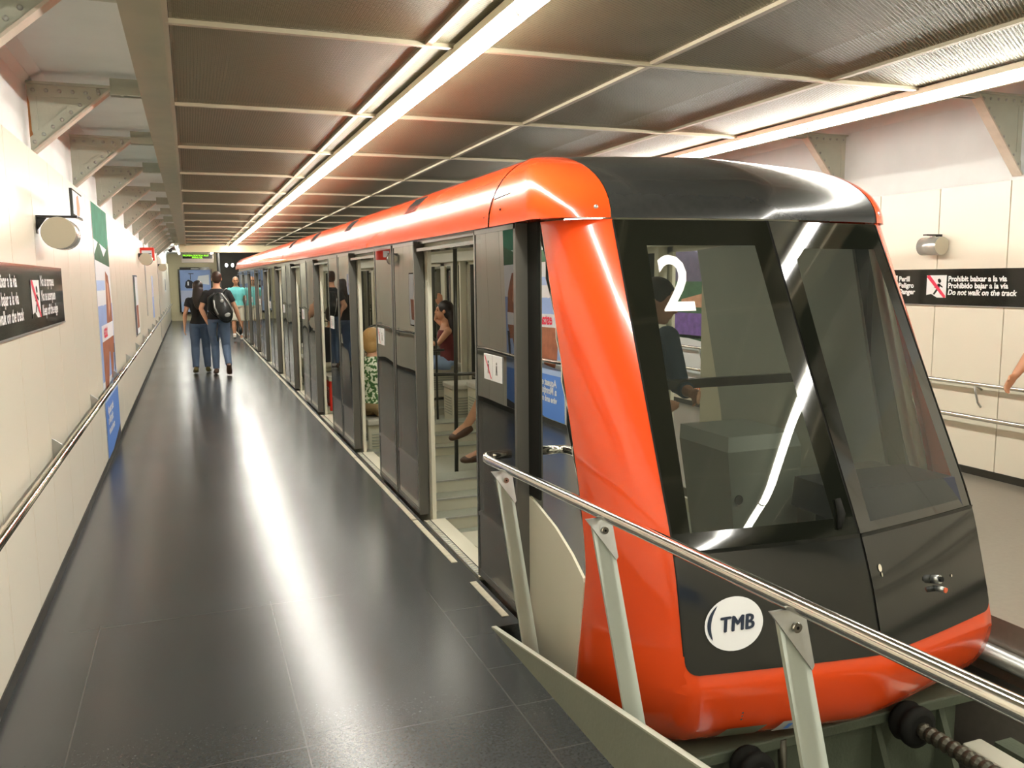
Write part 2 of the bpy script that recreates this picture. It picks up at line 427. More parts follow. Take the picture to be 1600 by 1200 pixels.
# coves above the panels
mb = MB()
prof = [(-.80, 2.30), (-.80, 2.62), (-.79, 2.70), (-.76, 2.75), (-.70, 2.78), (-.06, 2.79), (-.06, 3.15), (-1.0, 3.15), (-1.0, 2.30)]
mb.prism(prof, 1, YB, YE); struct('trim_1', mb, MT['conc'])
mb = MB()
prof = [(5.92, 2.28), (5.92, 2.95), (5.88, 3.07), (5.78, 3.13), (5.62, 3.15), (4.15, 3.15), (4.15, 3.25), (6.1, 3.25), (6.1, 2.28)]
mb.prism(prof, 1, YB, 33); struct('trim_2', mb, MT['conc'])
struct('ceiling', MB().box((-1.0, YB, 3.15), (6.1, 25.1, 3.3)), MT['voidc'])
struct('ceiling_end', MB().box((-1.0, 25.1, 2.80), (6.1, YE, 3.3)), MT['conc'])
struct('trim_3', MB().box((-.19, YB, 2.625), (-.05, 25, 2.74)).box((-.05, YB, 2.595), (-.03, 25, 2.66)), MT['fascia'])
struct('trim_4', MB().box((4.02, YB, 2.662), (4.32, 25, 2.70)), MT['fascia'])
struct('trim_5', MB().box((-.19, 25, 2.42), (5.9, 25.25, 2.80)), MT['endwall'])
# end wall, tunnel mouth
struct('wall_end', MB().box((-.85, YE, 0), (1.14, YE + .2, 2.8)), MT['endwall'])
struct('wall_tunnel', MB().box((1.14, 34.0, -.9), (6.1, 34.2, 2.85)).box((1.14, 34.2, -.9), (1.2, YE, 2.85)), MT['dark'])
# wall behind the photographer, with its door
mb = MB()
mb.box((-.85, YB - .12, -.9), (6.1, YB - .04, 3.2), MT['wallback'])
xs = [-.75 + .83 * k for k in range(9)]
for a, b in zip(xs, xs[1:]): mb.box((a + .004, YB - .04, -.85 if a > 1.2 else .05), (min(b, 5.87) - .004, YB, 2.6), MT['wall'], bev=.003)
struct('wall_back', mb)
d = struct('door_1', MB().box((-.2, YB, .0), (.75, YB + .05, 2.05), bev=.004), MT['cream'])
MB().tube([(.62, YB + .05, 1.0), (.62, YB + .10, 1.0), (.50, YB + .10, 1.0)], .012, MT['chrome']).build('door_handle', None, d)

# ---- ceiling sheets and bars
BX = [-.03, .99, 2.06, 3.10, 4.02]
BY = [3.57 + 1.6 * k for k in range(-4, 14)] + [25.0]
protos = {}
for i in range(4):
    x0, x1 = BX[i] + .012, BX[i + 1] - .012
    for j in range(len(BY) - 1):
        y0, y1 = BY[j] + .012, BY[j + 1] - .012
        key = (i, round(y1 - y0, 2))
        if key not in protos:
            hx, hy = (x1 - x0) / 2, (y1 - y0) / 2
            mb = MB(); mb.box((-hx, -hy, 0), (hx, hy, .0025), MT['mesh'])
            for s_ in (-1, 1): mb.box((s_ * hx, -hy, .0), (s_ * (hx - .012), hy, .018), MT['bar'])
            for s_ in (-1, 1): mb.box((-hx, s_ * hy, .0), (hx, s_ * (hy - .012), .018), MT['bar'])
            me = mb.build('ceiling_panel'); protos[key] = me; o = me
        else:
            o = protos[key].copy(); COL.objects.link(o)
        o.location = ((x0 + x1) / 2, (y0 + y1) / 2, 2.607)
        o['category'] = 'ceiling panel'
        nm = ['beside the left cove', 'left of the middle, over the platform edge', 'right of the middle, over the train roof', 'beside the right-hand lights'][i]
        o['label'] = 'olive brown expanded-metal ceiling sheet ' + nm
        o['group'] = 'ceiling sheets ' + nm
mb = MB()
for x in BX[1:4]: mb.box((x - .014, BY[0], 2.592), (x + .014, 25, 2.607))
mb.box((BX[0] - .01, BY[0], 2.59), (BX[0] + .01, 25, 2.607)); mb.box((BX[4] - .012, BY[0], 2.59), (BX[4], 25, 2.607))
for y in BY[:-1]: mb.box((BX[0], y - .014, 2.588), (BX[4], y + .014, 2.606))
struct('trim_6', mb, MT['bar'])

# ---- fluorescent fixtures
def lamp_proto():
    t = thing('fluorescent_lamp', '', 'lamp', (0, 0, 0))
    mb = MB(); mb.box((-.046, -.75, .010), (.046, .75, .042), bev=.003)
    mb.build('housing', MT['fixture'], t)
    MB().cyl((0, -.735, .0), (0, .735, .0), .034, n=12).build('tube', MT['tube'], t)
    for s_ in (-1, 1): MB().cyl((0, s_ * .735, 0), (0, s_ * .748, 0), .031, n=12).build('tube_cap', MT['fixture'], t)
    return t
lp = lamp_proto()
first = True
for side, x, off in (('left', 1.145, 3.62), ('right', 3.72, 3.70)):
    for k in range(-4, 16):
        y = off + 1.5 * k
        lab = 'white fluorescent batten in the long %s-hand run under the ceiling' % side
        if first: o = lp; o.location = (x, y, 2.558); o['label'] = lab; o['group'] = side + ' run of fluorescent battens'; first = False
        else: dup(lp, (x, y, 2.558), lab, side + ' run of fluorescent battens')

for x, y in ((-.3, 29), (-.3, 32), (-.3, 35.4), (.9, 29), (.9, 32), (.9, 35.4)): dup(lp, (x, y, 2.72), 'unseen fluorescent batten added beyond the end beam to light the end wall', 'added battens beyond the end beam')  # extra lamps, hidden by the end beam, added to brighten the end wall
# ---- riveted wall brackets
def bracket(xw, xi, zt, zb, y, near, sgn):
    """gusset from the wall xw out to xi; sgn=+1 points to +x"""
    t = thing('wall_bracket', '', 'bracket', (xw, y, zb))
    mb = MB(); mb.prism([(xw, zb), (xw, zt), (xi, zt)], 1, y, y + .012); mb.build('gusset_plate', MT['brk'], t)
    dx, dz = xi - xw, zt - zb; L = math.hypot(dx, dz); ux, uz = dx / L, dz / L; nx, nz = -uz * sgn, ux * sgn
    if nx * sgn > 0: nx, nz = -nx, -nz
    # angle bars on the plate, along the top and the slope
    w_ = .062
    mb = MB()
    mb.prism([(xw, zt), (xi - sgn * .03, zt), (xi - sgn * .09, zt - w_), (xw, zt - w_)], 1, y - .010, y)
    mb.prism([(xw, zb), (xi, zt), (xi - sgn * w_ / uz, zt), (xw, zb + w_ / abs(ux))], 1, y - .012, y)
    mb.prism([(xw, zb + .02), (xw + sgn * .045, zb + .09), (xw + sgn * .045, zt), (xw, zt)], 1, y - .006, y)
    mb.build('angle_bar', MT['brk'], t)
    mb = MB(); mb.prism([(xw, zb - .004), (xi, zt - .004), (xi - nx * .012, zt - nz * .012 - .004), (xw - nx * .012, zb - nz * .012 - .004)], 1, y - .035, y + .045)
    mb.build('flange', MT['brkedge'], t)
    mb = MB(); mb.box((xw, y - .04, zt), (xi, y + .05, zt + .012)); mb.build('top_flange', MT['brk'], t)
    bx = -.06 if sgn > 0 else 4.32
    mb = MB(); mb.box((xi, y - .035, zt - .035), (bx, y + .045, zt + .012)); mb.box((xi, y - .01, zt - .035), (bx, y + .02, zt + .06))
    for q in (.22, .6): mb.ball((xi + (bx - xi) * q, y - .02, zt - .035), (.012, .012, .006), MT['brk'], 8, 4)
    mb.build('cross_beam', MT['brk'], t)
    pos = []
    n1 = 6
    for k in range(n1): pos.append((xw + sgn * (.03 + k * (abs(dx) - .09) / (n1 - 1)), zt - .03))
    n2 = 8
    for k in range(n2):
        q = .1 + .80 * k / (n2 - 1); pos.append((xw + dx * q + nx * .031, zb + dz * q + nz * .031))
    if near:
        for px, pz in pos:
            MB().ball((px, y - .011, pz), (.0115, .010, .0115), None, 10, 6).build('rivet', MT['rivet'], t)
    else:
        mb = MB()
        for px, pz in pos: mb.ball((px, y - .011, pz), (.0115, .010, .0115), None, 6, 4)
        r_ = mb.build('rivet_row', MT['rivet'], t); r_['kind'] = 'stuff'
    if near and abs(y - 5.45) < .1:
        mb = MB(); mb.prism([(xw, zt - .06), (xw + sgn * .010, zt - .1), (xw + sgn * .012, zb + .12), (xw + sgn * .03, zb + .05), (xw, zb + .03)], 1, y - .0115, y - .0105)
        mb.build('rust_streak', MT['rust'], t)
    return t
ORD = ['first', 'second', 'third', 'fourth', 'fifth', 'sixth', 'seventh', 'eighth', 'ninth', 'tenth', 'eleventh', 'twelfth']
farL = farR = None
for k in range(-2, 12):
    y = 5.45 + 1.82 * k
    if k < 0 or k > 3:
        lab = 'grey green riveted steel bracket far down the left cove, beyond the nearest four'
        if k < 0: lab = 'large grey green riveted bracket cut off by the top left corner' if k == -1 else 'grey green riveted bracket over the platform behind the photographer'
    else: lab = 'grey green riveted triangular bracket above the left wall, %s one fully in view' % ORD[k]
    if k <= 4:
        b = bracket(-.78, -.36, 2.71, 2.34, y, -1 <= k <= 3, 1)
        if k == 4: farL = (b, y)
    else: b = dup(farL[0], (-.78, y, 2.34))
    b['label'] = lab
    b['group'] = 'riveted brackets far along the left cove' if k > 3 else 'riveted brackets of the left cove'
for k in range(-2, 6):
    y = 4.72 + 1.84 * k
    b = bracket(5.90, 5.42, 2.92, 2.36, y, 0 <= k <= 1, -1)
    b['label'] = {0: 'riveted bracket above the right wall, cut by the right edge of the photo', 1: 'riveted bracket above the right wall, just over the roof corner of the train'}.get(k, 'riveted bracket above the right wall, hidden beyond the train or behind the camera')
    b['group'] = 'riveted brackets of the right cove'

# ---- handrails on the walls
t = thing('wall_handrail', 'long polished steel handrail running along the left wall panels', 'handrail', (-.70, 10, .7))
MB().tube([(-.66, YB + .3, .735), (-.66, 37.5, .735)], .021, n=14).build('rail_tube', MT['chrome'], t)
y = 1.25
while y < 37:
    mb = MB(); mb.prism([(-.749, .775), (-.749, .60), (-.742, .60), (-.66, .708), (-.66, .722), (-.70, .735)], 1, y, y + .012)
    mb.build('rail_bracket', MT['steel'], t); y += 1.95
t = thing('wall_handrail', 'double steel handrail on the cream wall across the track', 'handrail', (5.82, 10, .6))
MB().tube([(5.79, YB + .3, .75), (5.79, 30, .75)], .017, n=12).build('upper_tube', MT['chrome'], t)
MB().tube([(5.77, YB + .3, .485), (5.77, 30, .485)], .020, n=12).build('lower_tube', MT['chrome'], t)
y = 1.0
while y < 30:
    MB().tube([(5.868, y, .70), (5.80, y, .735), (5.79, y, .73), (5.83, y, .60), (5.866, y, .56)], .009, n=6).build('rail_bracket', MT['steel'], t)
    y += 1.95
# ================================================================== FLOOR EDGE, GUARD RAIL
segs = [(3.66, 4.16), (4.50, 5.42), (5.44, 7.6), (7.62, 10.6), (10.62, 14.0), (14.02, 19.0), (19.02, 30.0)]
for i, (a, b) in enumerate(segs):
    o = MB().box((1.325, a, .0), (1.36, b, .004)).build('edge_strip', MT['strip'])
    tag(o, ['short worn cream edge strip nearest the guard rail', 'worn cream edge strip beside the first open doorway'][i] if i < 2 else 'worn cream strip let into the platform edge farther along', 'edge strip', 'cream strips along the platform edge')
t = thing('kerb_plate', 'grey green wedge-shaped kerb plate at the platform edge under the guard rail', 'kerb plate', (1.24, 2.4, 0))
MB().prism([(3.56, -.35), (3.56, .000), (1.79, .290), (.4, .518), (.4, -.35)], 0, 1.236, 1.246).build('plate', MT['plate'], t)
MB().prism([(3.56, -.001), (1.79, .289), (.4, .517), (.4, .525), (1.79, .297), (3.56, .007)], 0, 1.236, 1.258).build('top_lip', MT['brk'], t)
t = thing('guard_rail', 'polished steel guard rail on flat grey posts beside the train front', 'guard rail', (1.3, 2.5, 0))
zr = lambda y: .785 + (3.685 - y) * .043
pts = [(1.25, y, zr(y)) for y in (.3, 1, 2, 3, 3.59)] + [(1.252, 3.64, .790), (1.265, 3.675, .792), (1.29, 3.685, .793), (1.388, 3.685, .793)]
MB().tube(pts, .021, n=16).build('rail_tube', MT['chrome'], t)
for yt, yb, xb in ((3.43, 3.23, 1.318), (2.48, 2.28, 1.335), (1.52, 1.33, 1.34)):
    zt = zr(yt) - .03; zb = -.10
    A = V((xb, yb, zb)); B = V((1.252, yt, zt)); d_ = (B - A).normalized(); sx = V((1, 0, 0)); h = .034; th = .006
    sy = d_.cross(sx).normalized()
    vs = [p + sx * a * h + sy * b * th for p in (A, B) for a in (-1, 1) for b in (-1, 1)]
    po = MB().add(vs, [(0, 1, 3, 2), (4, 6, 7, 5), (0, 4, 5, 1), (2, 3, 7, 6), (0, 2, 6, 4), (1, 5, 7, 3)]).build('post', MT['railpost'], t)
    # pointed clamp plate with its screw
    u = B + V((0, -.012, .0))
    pl = [u + sx * -.055 + d_ * .012, u + sx * .040 + d_ * .012, u + sx * .040 - d_ * .125, u + sx * .032 - d_ * .135]
    q = MB(); q.add([p + sy * 0 for p in pl] + [p - V((0, -.008, 0)) for p in pl], [(0, 1, 2, 3), (7, 6, 5, 4), (0, 4, 5, 1), (1, 5, 6, 2), (2, 6, 7, 3), (3, 7, 4, 0)])
    cl = q.build('clamp_plate', MT['steel'], po)
    c = u + sx * .006 - d_ * .03
    sc = MB().cyl(c + V((0, .0, 0)), c + V((0, -.009, 0)), .012, MT['chrome'], 14).cyl(c + V((0, -.008, 0)), c + V((0, -.0095, 0)), .004, MT['rubber'], 8).build('screw', None, po)

# ================================================================== TRACK
for x in (1.95, 3.02):
    mb = MB()
    mb.prism([(x - .06, -.9), (x + .06, -.9), (x + .06, -.885), (x + .012, -.87), (x + .012, -.80), (x + .035, -.785), (x + .035, -.76), (x - .035, -.76), (x - .035, -.785), (x - .012, -.80), (x - .012, -.87), (x - .06, -.885)], 1, YB, 33)
    tag(mb.build('track_rail', MT['steel']), 'steel running rail on the track bed, %s one' % ('left' if x < 2 else 'right'), 'rail')
o = MB().tube([(3.455, YB, -.165), (3.455, 30, -.165)], .045, n=14).build('conduit_pipe', MT['steel']); tag(o, 'silver pipe running along the right platform face below its edge', 'pipe')
o = MB().box((3.40, YB, -.33), (3.50, 30, -.29)).build('cable_tray', MT['under']); tag(o, 'dark cable tray below the silver pipe', 'cable tray')

# ================================================================== TRAIN
CX = 2.42
def itp(x, xs, ys):
    if x <= xs[0]: return ys[0]
    for i in range(len(xs) - 1):
        if x <= xs[i + 1]:
            f = (x - xs[i]) / (xs[i + 1] - xs[i]); return ys[i] * (1 - f) + ys[i + 1] * f
    return ys[-1]
def yC_(z): return itp(z, [-.20, -.17, -.14, -.10, -.03, .1, .17, .61, 1.87], [2.76, 2.69, 2.645, 2.60, 2.565, 2.54, 2.56, 2.67, 3.27])
def yCl_(z): return itp(z, [-.20, -.17, -.14, -.10, -.03, .1, .17, .61, 1.87], [2.72, 2.645, 2.60, 2.555, 2.52, 2.495, 2.51, 2.60, 3.225])
def yD_(z): return itp(z, [-.20, -.17, -.14, -.10, -.03, .1, .17, .45, .62, .94, 1.375, 1.87], [2.59, 2.52, 2.475, 2.43, 2.395, 2.37, 2.385, 2.465, 2.535, 2.70, 2.92, 3.16])
def yB_(z): return itp(z, [-.20, -.08, .14, .44, .69, .93, 1.19, 1.5, 1.87], [3.16, 3.12, 3.07, 3.02, 3.07, 3.15, 3.24, 3.35, 3.49])
def xC_(z): return itp(z, [-.20, 0, .17, 1.87], [.70, .765, .771, .717])
def xCl_(z): return itp(z, [-.20, 0, .17, .61, 1.87], [.73, .795, .80, .80, .738])
def xB_(z): return itp(z, [-.20, -.13, .05, 1.87], [.925, .95, .955, .955])
def sm(f, z):                       # smoothed lookup
    h = .035 if z < .3 else min(.12, max(.0, (1.87 - z)), .035 + (z - .3) * .4)
    return (f(z - h) + 2 * f(z - h / 2) + 3 * f(z) + 2 * f(z + h / 2) + f(z + h)) / 9
def yfront(x, z):
    lf = x < CX; t_ = abs(x - CX) / (xCl_(z) if lf else xC_(z)); a, b = sm(yCl_ if lf else yC_, z), sm(yD_, z); return b + (a - b) * (.8 * t_ + .2 * t_ * t_)
def fpt(x, z, off=0.0):
    y = yfront(x, z); e = .01
    nx = (yfront(x + e, z) - yfront(x - e, z)) / (2 * e); nz = (yfront(x, z + e) - yfront(x, z - e)) / (2 * e)
    n = V((nx, -1, nz)).normalized(); return V((x, y, z)) + n * off
def pillar(sg, q, z):
    """q 0..1 from the windscreen edge back to the side; sg -1 left, +1 right"""
    C = V((xC_(z), sm(yC_, z), 0)) if sg > 0 else V((xCl_(z), sm(yCl_, z), 0)); B = V((xB_(z), sm(yB_, z), 0)); K = V((xB_(z) - .003, C.y * .72 + B.y * .28, 0))
    if sg > 0: K = V((C.x + (B.x - C.x) * .45, C.y + (B.y - C.y) * .22, 0))
    p = C * (1 - q) ** 2 + K * 2 * q * (1 - q) + B * q * q
    return V((CX + sg * p.x, p.y, z))
def cap(u, th, grow=0.0):
    """roof cap; u -2..2, th 0..90 degrees"""
    c = 1 - math.cos(math.radians(th)); s = math.sin(math.radians(th)); a = abs(u); sg = -1 if u < 0 else 1
    Cp = V((.742 - .03 * c, 3.222 + 1.0 * c, 1.87 + .36 * s)) if u < 0 else V((.722 - .02 * c, 3.265 + 1.0 * c, 1.87 + .36 * s)); D = V((0, 3.155 + 1.0 * c, 1.87 + .38 * s))
    B = V((1.035 - .32 * c, 3.45 + .76 * c, 1.87 + .35 * s)) if u < 0 else V((.985 - .27 * c, 3.56 + .66 * c, 1.87 + .35 * s))
    K = V((B.x if u < 0 else Cp.x + (B.x - Cp.x) * .5, Cp.y * .7 + B.y * .3 - .05 * (1 - c), 1.87 + .355 * s))
    if a <= 1: p = D + (Cp - D) * (.8 * a + .2 * a * a); p.x = Cp.x * a
    else:
        q = a - 1; p = Cp * (1 - q) ** 2 + K * 2 * q * (1 - q) + B * q * q
    return V((CX + sg * p.x, p.y, p.z))
TR = thing('funicular_train', 'long orange red and black funicular train with a white 2 on its windscreen', 'train', (CX, 3.0, -.76))
def tp(mb, name, m=None, label=None, parent=None):
    o = mb.build(name, m, parent or TR)
    if label: o['label'] = label
    return o
def fr(v0, v1, n): return [v0 + (v1 - v0) * i / n for i in range(n + 1)]
def fpatch(mb, xl, xr, z0, z1, mt, nx=10, nz=14, off=0.0):
    G = []
    for z in fr(z0, z1, nz):
        a = xl(z) if callable(xl) else xl; b = xr(z) if callable(xr) else xr
        G.append([fpt(x, z, off) for x in fr(a, b, nx)])
    return mb.grid(G, mt)
XL = lambda z: CX - xCl_(z); XR = lambda z: CX + xC_(z)
# pillars and lower nose band
for sg, nm in ((-1, 'left'), (1, 'right')):
    mb = MB(); mb.grid([[pillar(sg, q, z) for q in fr(0, 1, 10)] for z in fr(.1, 1.865, 40)], flip=(sg > 0)).grid([[pillar(sg, 1, z) + V((-sg * t_, 0, 0)) for t_ in (0, .03)] for z in fr(.1, 1.865, 40)])
    mb.grid([[pillar(sg, 0, z) + V((0, t_, 0)) for t_ in (0, .03)] for z in fr(.1, 1.865, 40)])
    tp(mb, 'corner_pillar', MT['orange'])
mb = MB()
zs = [-.20, -.185, -.17, -.15, -.13, -.10, -.06, -.02, .02, .06, .10, .13, .17, .21, .25]
G = []
for z in zs:
    row = [pillar(-1, q, z) for q in fr(1, 0, 8)] + [fpt(x, z, -.004 if z > .165 else 0) for x in fr(XL(z), XR(z), 24)[1:-1]] + [pillar(1, q, z) for q in fr(0, 1, 8)]
    G.append(row)
mb.grid(G)
# side skirts back to the first door
for sg in (-1, 1):
    mb.grid([[V((CX + sg * xB_(z), y, z)) for y in fr(sm(yB_, z), 3.78, 4)] for z in zs], flip=True)
tp(mb, 'nose_band', MT['orange'])
# lower black panels
def rl(z): return XL(z) + (.05 - math.sqrt(max(0, .05 ** 2 - (.05 - (z - .168)) ** 2)) if z < .218 else 0)
mb = MB(); G = []
for z in [.168, .172, .18, .19, .205, .22] + fr(.25, .592, 10): G.append([fpt(x, z, .003) for x in fr(rl(z), CX - .006, 14)])
mb.grid(G); G2 = []
for z in fr(.592, .606, 3): G2.append([fpt(x, z, .003 + .006 * (z - .592) / .014) for x in fr(XL(z), CX - .006, 14)])
mb.grid(G2); tp(mb, 'nose_panel', MT['blackp'])
mb = MB(); G = []
for z in [.168, .172, .18, .19, .205, .22] + fr(.25, .592, 10): G.append([fpt(x, z, .003) for x in fr(CX + .006, XR(z) + XL(z) - rl(z), 14)])
mb.grid(G); G2 = []
for z in fr(.592, .606, 3): G2.append([fpt(x, z, .003 + .006 * (z - .592) / .014) for x in fr(CX + .006, XR(z), 14)])
mb.grid(G2); np2 = tp(mb, 'nose_panel', MT['blackp'])
mb = MB(); fpatch(mb, CX - .012, CX + .012, .17, 1.865, MT['rubber'], 2, 30, -.004); tp(mb, 'centre_seal')
for sg in (-1, 1): tp(MB().grid([[fpt((XL(z) if sg < 0 else XR(z)) + d_, z, .002) for d_ in (-.004, .004)] for z in fr(.24, 1.86, 30)]), 'edge_seal', MT['rubber'])
# windscreens: black border round each pane
def border(x0, x1, gx0, gx1, z0, z1, gz0, gz1, name):
    mb = MB()
    fpatch(mb, x0, x1, z0, gz0, None, 12, 3); fpatch(mb, x0, x1, gz1, z1, None, 12, 3)
    fpatch(mb, x0, gx0, gz0, gz1, None, 4, 24); fpatch(mb, gx1, x1, gz0, gz1, None, 4, 24)
    f = tp(mb, name, MT['frit'])
    mb = MB(); fpatch(mb, gx0, gx1, gz0, gz1, None, 14, 24)
    tp(mb, 'glass_pane', MT['glassf'], parent=f); return f
gL = lambda z: 1.70 + (z - .665) * .10
border(XL, CX - .006, gL, 2.322, .604, 1.862, .668, 1.752, 'windscreen')
f2 = border(CX + .006, XR, lambda z: 2.50 + (z - .66) * .03, lambda z: 3.10 - (z - .66) * .03, .604, 1.862, .64, 1.74, 'windscreen')
# numeral, logo, keyhole, marker lights
mb = MB(); vs, fs = text('2', 1.0, off=.012)
mx0, mx1 = min(v.x for v in vs), max(v.x for v in vs); my0, my1 = min(v.y for v in vs), max(v.y for v in vs)
bm = bmesh.new(); bv = [bm.verts.new(v) for v in vs]
for f in fs: bm.faces.new([bv[i] for i in f])
bmesh.ops.triangulate(bm, faces=bm.faces[:]); bmesh.ops.subdivide_edges(bm, edges=[e for e in bm.edges if e.calc_length() > .12], cuts=2)
for v in bm.verts: v.co = fpt(1.826 + (v.co.x - mx0) / (mx1 - mx0) * .142 + 0.02 * ((v.co.y - my0) / (my1 - my0) - .5), 1.478 + (v.co.y - my0) / (my1 - my0) * .232, .004)
mb.bm(bm); tp(mb, 'numeral', MT['numeral'], 'white numeral 2 on the left windscreen')
lg = MB(); lc = (1.823, .340); la, lb = .118, .094; tilt = math.radians(14)
def lpt(a, r, off):
    x = la * r * math.cos(a); z = lb * r * math.sin(a)
    return fpt(lc[0] + x * math.cos(tilt) - z * math.sin(tilt), lc[1] + x * math.sin(tilt) + z * math.cos(tilt), off)
lg.grid([[lpt(2 * PI * k / 40, r, .007) for k in range(41)] for r in (.001, .35, .7, 1.0)], MT['white'], False)
cres = []
for k in range(15):
    a = math.radians(112 + k * 88 / 14); wd = .13 * math.sin(PI * k / 14) ** .6
    cres.append([lpt(a, .93 - .02 * k / 14, .009), lpt(a, .93 - wd - .02 * k / 14, .009)])
lg.grid(cres, MT['navy'], False)
vs, fs = text('TMB', 1.0, shear=.2, off=.0, space=1.06, align='CENTER')
vs = [v * .075 for v in vs]
w0 = (min(v.x for v in vs) + max(v.x for v in vs)) / 2; sx_ = .128 / (max(v.x for v in vs) - min(v.x for v in vs))
for i_, (dx_, dz_) in enumerate(((0, 0), (.0022, 0), (-.0022, 0), (0, .0016), (0, -.0016), (.0036, 0))):
    lg.add([fpt(lc[0] + .012 + dx_ + (v.x - w0) * sx_, lc[1] - .024 + dz_ + v.y * 1.0 + (v.x - w0) * .04, .010 + i_ * .0002) for v in vs], fs, MT['navy'])
tp(lg, 'operator_logo', None, 'white oval badge lettered TMB on the lower left nose panel')
def disc(mb, x, z, r, off, mt, n=16, rz=None):
    rz = rz or r
    mb.add([fpt(x, z, off)] + [fpt(x + r * math.cos(2 * PI * k / n), z + rz * math.sin(2 * PI * k / n), off) for k in range(n)], [(0, 1 + k, 1 + (k + 1) % n) for k in range(n)], mt)
mb = MB(); disc(mb, 2.483, .472, .010, .006, MT['chrome'], rz=.014); disc(mb, 2.487, .447, .004, .006, MT['chrome'], rz=.008); tp(mb, 'keyhole')
mb = MB(); p0, p1 = fpt(2.800, .372, .0), fpt(2.800, .372, .035); mb.cyl(p0, p1, .018, MT['steel'], 16); mb.cyl(p1, fpt(2.800, .372, .045), .011, MT['rubber'], 12)
p0, p1 = fpt(2.812, .335, .0), fpt(2.812, .328, .04); mb.cyl(p0, p1, .012, MT['steel'], 14); mb.cyl(p1, fpt(2.812, .326, .046), .011, MT['amber'], 12); tp(mb, 'tail_lamp')
mb = MB(); disc(mb, 2.93, .36, .005, .006, MT['chrome']); tp(mb, 'rivet')
# lens and plate in the nose band
def slant(x0, x1, z0, z1, lean, off, mt, mb):
    G = [[fpt(x + lean * (z - z0) / (z1 - z0), z, off) for x in fr(x0, x1, 8)] for z in fr(z0, z1, 4)]; mb.grid(G, mt)
mb = MB(); slant(1.76, 1.92, -.095, -.055, .035, .014, MT['lens'], mb); tp(mb, 'headlamp', None, 'dark olive lens low in the orange nose')
mb = MB(); slant(1.99, 2.09, -.098, -.050, .03, .014, MT['ledcase'], mb); slant(2.03, 2.05, -.088, -.060, .012, .017, MT['blue'], mb); tp(mb, 'maker_plate')
mb = MB(); disc(mb, 1.845, -.01, .004, .004, MT['chrome']); disc(mb, 1.845, .005, .004, .004, MT['chrome']); disc(mb, 1.845, -.025, .004, .004, MT['chrome']); tp(mb, 'screw_row')
# wiper-hinge lump at the inner corner of the left screen
mb = MB(); mb.tube([fpt(2.36, .735, .01), fpt(2.355, .68, .012), fpt(2.33, .63, .01)], [.012, .016, .008], None, 8); tp(mb, 'screen_hinge', MT['rubber'])

# roof cap
TH = fr(0, 90, 16)
mb = MB(); mb.grid([[cap(u, t_) for u in fr(-1, 1, 30)] for t_ in TH], MT['roofp'])
rise = lambda y: .0045 * max(0, y - 4.5)
ys = [4.3] + [4.5 + 2.35 * k for k in range(0, 11)]
mb.grid([[V((CX + .71 * u, y if i else 4.155 + .1 * u * u, 2.25 - .03 * u * u + rise(y))) for u in fr(-1, 1, 10)] for i, y in enumerate(ys)], MT['roofp'])
mb.grid([[fpt(x, 1.862, -.002 - d_) for x in fr(XL(1.86), XR(1.86), 20)] for d_ in (-.003, .04)], MT['rubber'])
tp(mb, 'roof_cap')
for sg in (-1, 1):
    mb = MB(); mb.grid([[cap(sg * u, t_) + V((sg * .004, -.002, 0)) for u in fr(1, 2, 10)] for t_ in TH], None, flip=(sg > 0))
    mb.grid([[cap(sg * u, 0) + V((sg * .004 - sg * d_ * 1.0, d_ * .8, 0)) for u in fr(1, 2, 10)] for d_ in (0, .06)])
    o = tp(mb, 'fairing_corner', MT['orange'])
    s_ = MB().ball(cap(sg * 1.12, 7), (.011, .006, .011), None, 10, 6).build('fastener', MT['steel'], o)
    def fair(y, t_):
        c = 1 - math.cos(math.radians(t_)); s = math.sin(math.radians(t_))
        return V((CX + (-(1.035 - .32 * c) if sg < 0 else .985 - .27 * c), y, 1.87 + .35 * s + rise(y)))
    secs = [(None, 3.95)] + [(3.95 + 4.9 * k, 3.95 + 4.9 * (k + 1)) for k in range(4)] + [(23.55, 27.9)]
    for i, (a, b) in enumerate(secs):
        mb = MB(); G = []
        for t_ in TH:
            c = 1 - math.cos(math.radians(t_)); a_ = ((3.45 + .76 * c if sg < 0 else 3.56 + .66 * c) + .004) if a is None else a + .004
            b_ = b - .004 if b > a_ + .02 else a_ + .02
            if a is None: b_ = max(b_, a_ + .01) if t_ < 70 else 4.30
            elif i == 1 and t_ >= 70: a_ = 4.305
            e_ = V((0, 0, 0))
            G.append([fair(y, t_) + V((sg * (.004 if i % 2 else 0), 0, 0)) for y in fr(a_, b_, 6)])
        mb.grid(G, None, flip=(sg < 0))
        a_ = (3.45 if sg < 0 else 3.56) if a is None else a
        mb.grid([[fair(y, 0) - V((sg * d_, 0, 0)) for y in fr(a_ + .004, b - .004, 4)] for d_ in (0, .10)])
        if i == 5:
            mb.add([fair(27.896, t_) for t_ in TH] + [V((CX, 27.896, 1.87 + rise(28))), ], [list(range(len(TH) + 1))])
        o = tp(mb, 'roof_fairing', MT['orange'])
        if i == 0 or i == 1:
            q = MB().ball(fair(3.80, 12), .006, None, 8, 5).ball(fair(4.02, 8), .006, None, 8, 5); q.build('fastener', MT['rubber'], o)
    if sg < 0:
        for yv in (5.72, 8.17, 10.62, 13.07):
            mb = MB()
            for k in range(9):
                y = yv - .14 + k * .036
                mb.tube([fair(y, t_) + V((-.002, -.0, .002)) for t_ in (33, 45, 57)], .005, None, 5, smooth=False)
            tp(mb, 'vent_louvre', MT['rubber'])
        mb = MB(); mb.tube([fair(3.92, 22) , fair(3.72, 24)], .003, None, 5); mb.tube([fair(3.96, 10), fair(3.955, 35), fair(3.97, 55), fair(4.02, 66)], .003, None, 5)
        tp(mb, 'hatch_seam', MT['rubber'])
